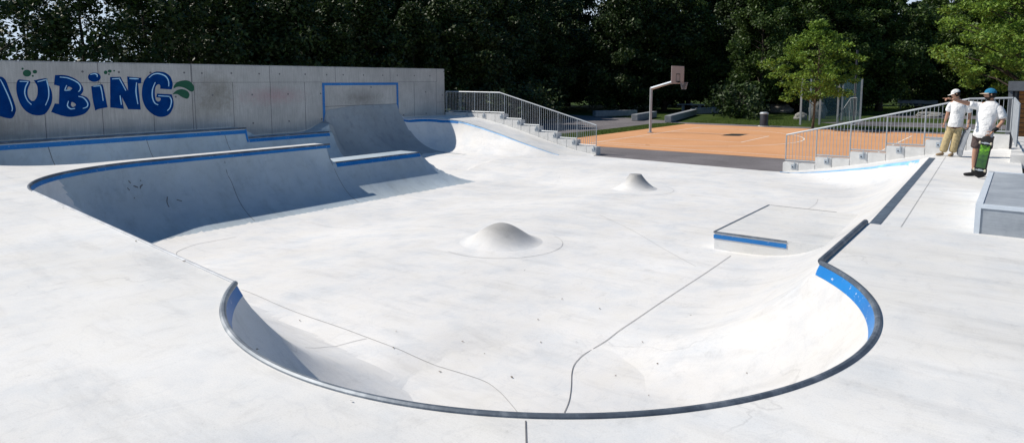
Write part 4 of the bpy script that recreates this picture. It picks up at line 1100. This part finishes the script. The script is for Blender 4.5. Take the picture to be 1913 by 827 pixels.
def hand(mb, wrist, palm_dir, curl_dir, side, fingers='curl'):
    w_ = Vector(wrist); d = Vector(palm_dir).normalized(); c = Vector(curl_dir).normalized(); s_ = d.cross(c).normalized()*side
    pv = [tuple(w_)+(.026,), tuple(w_+d*.045)+(.034, .020), tuple(w_+d*.085)+(.036, .018)]
    v, f = skin_mesh(pv, [(0, 1), (1, 2)]); mb.add(v, f)
    for i, L in enumerate((.072, .080, .075, .058)):
        b = w_+d*.085+s_*(.027-.018*i); ang = 0.15 if fingers == 'flat' or (fingers == 'point' and i == 0) else (.9 if fingers == 'curl' else 1.1)
        p0 = b; p1 = p0+(d*math.cos(ang*.6)+c*math.sin(ang*.6))*L*.42; p2 = p1+(d*math.cos(ang*1.3)+c*math.sin(ang*1.3))*L*.33; p3 = p2+(d*math.cos(ang*1.8)+c*math.sin(ang*1.8))*L*.25
        v, f = skin_mesh([tuple(p0)+(.010,), tuple(p1)+(.0095,), tuple(p2)+(.0085,), tuple(p3)+(.007,)], [(0, 1), (1, 2), (2, 3)], 1); mb.add(v, f)
    b = w_+d*.03+s_*.03; p1 = b+(d*.6+s_*.8)*.035; p2 = p1+(d*.85+s_*.3+c*.3)*.032
    v, f = skin_mesh([tuple(b)+(.012,), tuple(p1)+(.011,), tuple(p2)+(.008,)], [(0, 1), (1, 2)], 1); mb.add(v, f)
def head(mb, c, f, up):
    """adds a head to the body mesh: c centre, f facing direction"""
    c = Vector(c); f = Vector(f).normalized(); up = Vector(up).normalized(); r_ = f.cross(up).normalized(); up = r_.cross(f)
    bm = bmesh.new(); bmesh.ops.create_uvsphere(bm, u_segments=28, v_segments=20, radius=1)
    for v in bm.verts:
        x, y, z = v.co   # x side, y front, z up
        X = x*.076; Y = y*.094; Zz = z*.112
        if z < 0: X *= 1-.30*(-z)**1.3; Y = Y*(1-.10*(-z))+.010*(-z)
        if y > .55:
            nose = math.exp(-((x/.17)**2))*math.exp(-(((z+.10)/.22)**2)); Y += nose*.022
            Y += math.exp(-((x/.35)**2))*math.exp(-(((z+.52)/.12)**2))*.007       # lips
            Y += math.exp(-((x/.4)**2))*math.exp(-(((z+.88)/.2)**2))*.012          # chin
            Y -= math.exp(-(((abs(x)-.36)/.17)**2))*math.exp(-(((z-.06)/.13)**2))*.010  # eye sockets
        if abs(x) > .9: pass
        v.co = r_*X+f*Y+up*Zz+c
    bm.verts.index_update(); mb.add([v.co[:] for v in bm.verts], [[v.index for v in fc.verts] for fc in bm.faces]); bm.free()
    for s_ in (-1, 1):   # ears
        e = c+r_*s_*.077-f*.006+up*.0
        v, fc = skin_mesh([tuple(e-up*.022)+(.009, .014), tuple(e+up*.0)+(.009, .017), tuple(e+up*.024-f*.004)+(.009, .015)], [(0, 1), (1, 2)], 1); mb.add(v, fc)
    return c, f, up, r_
def head_extras(root, hd, beard, capmat, brimmat, logo=None):
    c, f, up, r_ = hd
    R_ = Matrix((r_, f, up)).transposed()
    def cap_pt(x, y, z): return tuple(c+R_ @ Vector((x, y, z)))
    eb = MB()
    for s_ in (-1, 1):
        eb.lathe([(.001, -.006), (.0065, 0), (.001, .006)], (0, 0, 0), 8)
        n = len(eb.v)-24
        for i in range(n, len(eb.v)):
            x, y, z = eb.v[i]; eb.v[i] = cap_pt(s_*.030+x, .081+y*.5, .008+z*.6)
    eb.build('eyes', M['hair'], root, True)
    hb = MB(); vs = []; fs = []; nu, nv = 24, 9      # hair: back and sides below the cap
    for j in range(nv+1):
        for i in range(nu+1):
            t = math.radians(-200+220*i/nu) ; ph = math.radians(-38+75*j/nv)
            x, y, z = math.cos(t)*math.cos(ph), math.sin(t)*math.cos(ph), math.sin(ph)
            vs.append(cap_pt(x*.080, y*.099, z*.112))
    for j in range(nv):
        for i in range(nu): fs.append((j*(nu+1)+i, j*(nu+1)+i+1, (j+1)*(nu+1)+i+1, (j+1)*(nu+1)+i))
    hb.add(vs, fs); hb.build('hair', M['hair'], root, True)
    if beard:
        vs = []; fs = []; nu, nv = 20, 8
        for j in range(nv+1):
            for i in range(nu+1):
                t = math.radians(-5+190*i/nu); ph = math.radians(-80+52*j/nv)
                x, y, z = math.cos(t)*math.cos(ph), math.sin(t)*math.cos(ph), math.sin(ph)
                X = x*.080*(1-.28*(-z)**1.3); Y = y*.101*(1-.08*(-z))+.014*(-z); vs.append(cap_pt(X, Y+.006*(y > .6), z*.118))
        for j in range(nv):
            for i in range(nu): fs.append((j*(nu+1)+i, j*(nu+1)+i+1, (j+1)*(nu+1)+i+1, (j+1)*(nu+1)+i))
        MB().add(vs, fs).build('beard', M['hair'], root, True)
    # cap
    vs = []; fs = []; nu, nv = 28, 8
    for j in range(nv+1):
        ph = math.radians(2+88*j/nv)
        for i in range(nu):
            t = 2*math.pi*i/nu; x, y, z = math.cos(t)*math.cos(ph), math.sin(t)*math.cos(ph), math.sin(ph)
            vs.append(cap_pt(x*.088, y*.107-.004, .030+z*.098))
    for j in range(nv):
        for i in range(nu): fs.append((j*nu+i, j*nu+(i+1) % nu, (j+1)*nu+(i+1) % nu, (j+1)*nu+i))
    cp = MB().add(vs, fs).build('cap', M[capmat], root, True, 60)
    vs = []; fs = []
    for k2 in range(2):
        for i in range(13):
            t = math.radians(22+136*i/12)
            for q, (rr, dz) in enumerate(((1.0, 0), (1.0, 0))):
                w_ = math.sin(t); 
                if q == 0: vs.append(cap_pt(math.cos(t)*.088, math.sin(t)*.105-.004, .036-k2*.006))
                else: vs.append(cap_pt(math.cos(t)*.088, math.sin(t)*.105-.004+.078*max(0, w_-.25)/.75, .036-k2*.006-.010*w_-.012*abs(math.cos(t))))
    for k2 in range(2):
        for i in range(12):
            b0 = k2*26+i*2; fs.append((b0, b0+2, b0+3, b0+1))
    for i in range(12): fs.append((1+i*2, 3+i*2, 26+3+i*2, 26+1+i*2))
    MB().add(vs, fs).build('brim', M[brimmat], cp, True, 60)
def limb(mb, pts, lv=2):
    v, f = skin_mesh(*[[tuple(p) for p in pts], [(i, i+1) for i in range(len(pts)-1)]], lv); mb.add(v, f)
def mirror_check(): pass

def loft(mb, rings, rot=0, seed=0, n=32):
    from mathutils import noise
    vs = []; R2 = []
    for a_, b_ in zip(rings, rings[1:]):
        for t in (0, 1/3, 2/3): R2.append(tuple(p+(q-p)*t for p, q in zip(a_, b_)))
    R2.append(rings[-1])
    for cx, cy, cz, rx, ry in R2:
        for i in range(n):
            t = 2*math.pi*i/n; x = rx*math.cos(t); y = ry*math.sin(t)
            k_ = 1+.05*noise.noise(Vector((x*9+seed*7, y*9, cz*5)))*(1 if cz < rings[-3][2] else .3)
            vs.append((cx+(x*math.cos(rot)-y*math.sin(rot))*k_, cy+(x*math.sin(rot)+y*math.cos(rot))*k_, cz))
    fs = [(j*n+i, j*n+(i+1) % n, (j+1)*n+(i+1) % n, (j+1)*n+i) for j in range(len(R2)-1) for i in range(n)]
    mb.add(vs, fs)
# --- near skater
A0 = (-.64, 16.66, DKR)
PA = empty('person', A0, label='bearded skater in white T-shirt, grey shorts and blue cap, pointing left with one arm', cat='person')
bd = MB()
V = [(.03, 0, .90, .135, .10), (.06, -.01, 1.10, .125, .09), (.09, 0, 1.33, .15, .10), (.115, .01, 1.45, .10, .08), (.135, 0, 1.53, .052), (.125, -.01, 1.60, .05),
     (-.11, .07, 1.435, .056), (-.32, -.10, 1.50, .043), (-.49, -.27, 1.565, .031), (-.52, -.30, 1.575, .026),
     (.29, -.07, 1.40, .056), (.345, -.06, 1.14, .043), (.24, -.22, .97, .031), (.20, -.25, .945, .026),
     (-.03, 0, .84, .088), (-.07, -.04, .52, .058), (-.075, -.015, .36, .056), (-.075, .02, .10, .036), (-.08, .0, .05, .036),
     (.115, .01, .84, .088), (.11, .02, .50, .058), (.11, .06, .34, .054), (.10, .12, .10, .036), (.09, .10, .05, .036)]
E_ = [(0, 1), (1, 2), (2, 3), (3, 4), (4, 5), (3, 6), (6, 7), (7, 8), (8, 9), (3, 10), (10, 11), (11, 12), (12, 13), (0, 14), (14, 15), (15, 16), (16, 17), (17, 18), (0, 19), (19, 20), (20, 21), (21, 22), (22, 23)]
v, f = skin_mesh(V, E_); bd.add(v, f)
hdA = head(bd, (.105, -.025, 1.665), (-1, -.22, -.04), (0, 0, 1))
hand(bd, (-.52, -.30, 1.575), (-.85, -.45, .16), (0, -.2, -1), -1, 'point')
hand(bd, (.20, -.25, .945), (-.62, -.15, -.78), (-.5, .75, -.35), -1, 'curl')
bd.build('body', M['skin'], PA, True, 180)
head_extras(PA, hdA, True, 'capblue', 'brim')
sh = MB()
loft(sh, [(.03, -.01, .80, .178, .135), (.035, -.01, .86, .180, .137), (.05, -.012, .98, .170, .130), (.065, -.012, 1.10, .172, .130), (.08, -.01, 1.22, .185, .132), (.09, -.005, 1.34, .205, .130), (.095, 0, 1.42, .205, .130), (.105, .0, 1.465, .175, .122), (.12, -.002, 1.505, .115, .104), (.13, -.004, 1.535, .070, .072)], rot=-.45, seed=1)
v, f = skin_mesh([(.04, .02, 1.42, .095), (-.10, .06, 1.43, .090), (-.20, -.02, 1.455, .080), (-.245, -.055, 1.472, .078)], [(0, 1), (1, 2), (2, 3)]); sh.add(v, f)
v, f = skin_mesh([(.16, -.02, 1.41, .095), (.275, -.06, 1.385, .092), (.325, -.065, 1.26, .086), (.345, -.06, 1.18, .086)], [(0, 1), (1, 2), (2, 3)]); sh.add(v, f)
sh.build('t_shirt', M['tee'], PA, True, 180)
st = MB()
v, f = skin_mesh([(.035, 0, .86, .155, .12), (-.04, 0, .78, .115, .115), (-.065, -.03, .64, .105, .105), (-.075, -.035, .565, .10, .10), (.115, .01, .78, .115, .115), (.12, .015, .62, .105, .105), (.12, .02, .55, .10, .10)],
   [(0, 1), (1, 2), (2, 3), (0, 4), (4, 5), (5, 6)]); st.add(v, f)
st.build('shorts', M['shorts'], PA, True, 180)
def shoe(root, x, y, z, d, mat='black'):
    d = Vector((d[0], d[1], 0)).normalized(); p = Vector((x, y, z))
    v, f = skin_mesh([tuple(p-d*.04+Vector((0, 0, .055)))+(.046, .05), tuple(p+d*.05+Vector((0, 0, .045)))+(.048, .042), tuple(p+d*.14+Vector((0, 0, .036)))+(.048, .033), tuple(p+d*.185+Vector((0, 0, .033)))+(.036, .026)], [(0, 1), (1, 2), (2, 3)])
    MB().add(v, [q for q in f]).build('shoe', M[mat], root, True, 180)
shoe(PA, -.07, .02, 0, (-1, -.25)); shoe(PA, .10, .12, 0, (-.6, -.8))
sk = MB(); 
for q in ((-.075, .018), (.10, .12)): sk.tube([(q[0], q[1], .06), (q[0], q[1], .15)], .043, 12)
sk.build('socks', M['black'], PA, True)
MB().tube([(.262, -.195, 1.005), (.205, -.245, .95)], [.040, .036], 12).build('wrist_guard', M['black'], PA, True)

# --- skateboards
def skateboard(name, label, top, bot, normal, w=.205, deckcol='black', graphic=True, truck=True):
    """deck from bottom point to top point, underside facing `normal`"""
    T_ = Vector(top); B_ = Vector(bot); L = (T_-B_).length; ax = (T_-B_).normalized(); n = Vector(normal); n = (n-ax*n.dot(ax)).normalized(); s_ = ax.cross(n)
    r = empty(name, tuple(B_), label=label, cat='skateboard')
    def P3(u, v_, h): return tuple(ax*u+s_*v_+n*h)
    def wid(u):
        e = min(u, L-u); return w/2*math.sqrt(max(0., 1-max(0, (.11-e)/.11)**2.2)) if e < .11 else w/2
    def lift(u):
        e = min(u, L-u); return -.35*max(0, .17-e)**1.15
    def slab(h0, h1, u0=0, u1=L, ws=1, n_=26, inset=0):
        vs = []; fs = []
        for i in range(n_+1):
            u = u0+(u1-u0)*i/n_; W_ = max(.004, (wid(u)-inset)*ws)
            for h in (h0, h1):
                for q in (-1, -.5, 0, .5, 1): vs.append(P3(u, q*W_, h+lift(u)+.006*q*q*-1))
        for i in range(n_):
            a_ = i*10; b_ = a_+10
            for k_ in range(4): fs += [(a_+k_, a_+k_+1, b_+k_+1, b_+k_), (a_+5+k_, b_+5+k_, b_+6+k_, a_+6+k_)]
            fs += [(a_, b_, b_+5, a_+5), (a_+4, a_+9, b_+9, b_+4)]
        fs += [(0, 5, 6, 1), (1, 6, 7, 2), (2, 7, 8, 3), (3, 8, 9, 4)]; e = n_*10; fs += [(e+k_, e+k_+1, e+k_+6, e+k_+5) for k_ in range(4)]
        return MB().add(vs, fs)
    slab(-.006, .006).build('deck', M[deckcol], r, True, 40)
    slab(-.0075, -.0065).build('grip_tape', M['black'], r, True, 40)
    if graphic:
        slab(.0065, .0085, L*.24, L*.77, 1, 26, .022).build('graphic', M['greeng'], r, True, 40)
    if truck:
        for u in (L*.19, L*.82):
            tm_ = MB().box(-.03, .03, -.02, .02, .008, .02).box(-.012, .012, -.02, .02, .02, .045); tm_.tube([(-.105, 0, .052), (.105, 0, .052)], .010, 8)
            tm_.v = [P3(u+y, x, z) for x, y, z in tm_.v]; to = tm_.build('truck', M['steel'], r)
            for q in (-1, 1):
                wm = MB(); pr = []
                wm.tube([(q*.076, 0, .052), (q*.082, 0, .052), (q*.104, 0, .052), (q*.110, 0, .052)], [.020, .027, .027, .020], 14)
                wm.v = [P3(u+y, x, z) for x, y, z in wm.v]; wm.build('wheel', M['wheel'], to, True, 50)
    return r
k = NT('green board graphic', .5, .4); co = k.coord()
c = k.ramp(k.noise(k.coord((1, 1, 1)), 14, 5, .7), [(.35, (.02, .05, .02)), (.50, (.09, .27, .015)), (.7, (.26, .56, .03))])
sepg = k.n('ShaderNodeSeparateXYZ'); tcg = k.n('ShaderNodeTexCoord'); k.l(tcg.outputs['Object'], sepg.inputs[0])
dk_ = k.mix((.02, .06, .03), c, k.ramp(sepg.outputs[2], [(.22, g(.15)), (.44, g(.25)), (.54, g(1))])); M['greeng'] = k.base(dk_)
M['wheel'] = simple('cream wheel', (.55, .50, .38), .5); M['greydeck'] = simple('worn grey deck', (.20, .22, .25), .6, 0, .3, 12)
zg = DKR+.003
skateboard('skateboard', 'black skateboard with bright green graphic, stood on its tail and held by the bearded skater',
    (A0[0]+.125, A0[1]-.30, zg+.86), (A0[0]+.02, A0[1]-.36, zg+.012), (-.12, -1, 0))
# --- far skater
B0 = (-1.36, 20.78, DKR)
PB = empty('person', B0, label='skater in white cap, white T-shirt and baggy tan trousers, looking down to the left', cat='person')
bd = MB()
V = [(.0, 0, .86, .13, .10), (.03, 0, 1.05, .12, .09), (.055, 0, 1.25, .15, .10), (.05, 0, 1.37, .10, .08), (.03, 0, 1.46, .052), (.0, 0, 1.54, .05),
     (-.13, 0, 1.365, .055), (-.18, .0, 1.10, .042), (-.22, -.03, .89, .030), (-.23, -.04, .865, .026),
     (.235, 0, 1.35, .055), (.295, .02, 1.09, .042), (.285, -.03, .87, .030), (.283, -.035, .84, .026),
     (-.075, 0, .80, .085), (-.17, -.04, .43, .058), (-.23, 0, .08, .04), (.065, 0, .80, .085), (.03, -.05, .43, .058), (-.02, .03, .08, .04)]
E_ = [(0, 1), (1, 2), (2, 3), (3, 4), (4, 5), (3, 6), (6, 7), (7, 8), (8, 9), (3, 10), (10, 11), (11, 12), (12, 13), (0, 14), (14, 15), (15, 16), (0, 17), (17, 18), (18, 19)]
v, f = skin_mesh(V, E_); bd.add(v, f)
hdB = head(bd, (-.03, -.02, 1.60), (-1, -.25, -.35), (-.25, 0, 1))
hand(bd, (-.23, -.04, .865), (-.25, -.1, -1), (.3, -.9, 0), 1, 'curl')
hand(bd, (.283, -.035, .84), (-.05, -.1, -1), (-.9, -.1, 0), 1, 'curl')
bd.build('body', M['skin'], PB, True, 180)
head_extras(PB, hdB, False, 'capwhite', 'capwhite')
sh = MB()
loft(sh, [(.0, 0, .76, .165, .125), (.005, 0, .84, .168, .127), (.025, 0, .98, .158, .120), (.04, 0, 1.12, .165, .122), (.05, -.004, 1.20, .178, .138), (.05, -.006, 1.28, .188, .142), (.05, -.004, 1.35, .188, .132), (.045, -.002, 1.40, .14, .112), (.035, -.002, 1.44, .092, .090), (.03, -.002, 1.465, .066, .068)], rot=.1, seed=2)
v, f = skin_mesh([(.0, 0, 1.34, .09), (-.125, 0, 1.345, .084), (-.16, .0, 1.22, .08), (-.175, 0, 1.13, .078)], [(0, 1), (1, 2), (2, 3)]); sh.add(v, f)
v, f = skin_mesh([(.10, 0, 1.34, .09), (.23, 0, 1.33, .084), (.27, .01, 1.20, .08), (.288, .015, 1.11, .078)], [(0, 1), (1, 2), (2, 3)]); sh.add(v, f)
sh.build('t_shirt', M['tee'], PB, True, 180)
tr = MB()
v, f = skin_mesh([(.0, 0, .82, .15, .115), (-.08, 0, .72, .11), (-.155, -.03, .45, .10), (-.20, -.01, .22, .10), (-.23, 0, .08, .105), (.07, 0, .72, .11), (.04, -.03, .45, .10), (.005, .0, .22, .10), (-.02, .02, .08, .105)],
   [(0, 1), (1, 2), (2, 3), (3, 4), (0, 5), (5, 6), (6, 7), (7, 8)]); tr.add(v, f); tr.build('trousers', M['khaki'], PB, True, 180)
shoe(PB, -.23, -.02, 0, (-.7, -.7), 'shoe'); shoe(PB, -.02, .0, 0, (-.3, -.95), 'shoe')
skateboard('skateboard', 'worn grey skateboard hanging from the hand of the skater in tan trousers',
    (B0[0]+.285, B0[1]-.06, zg+.79), (B0[0]+.11, B0[1]-.10, zg+.015), (-.72, -.7, 0), .20, 'greydeck', False, False)
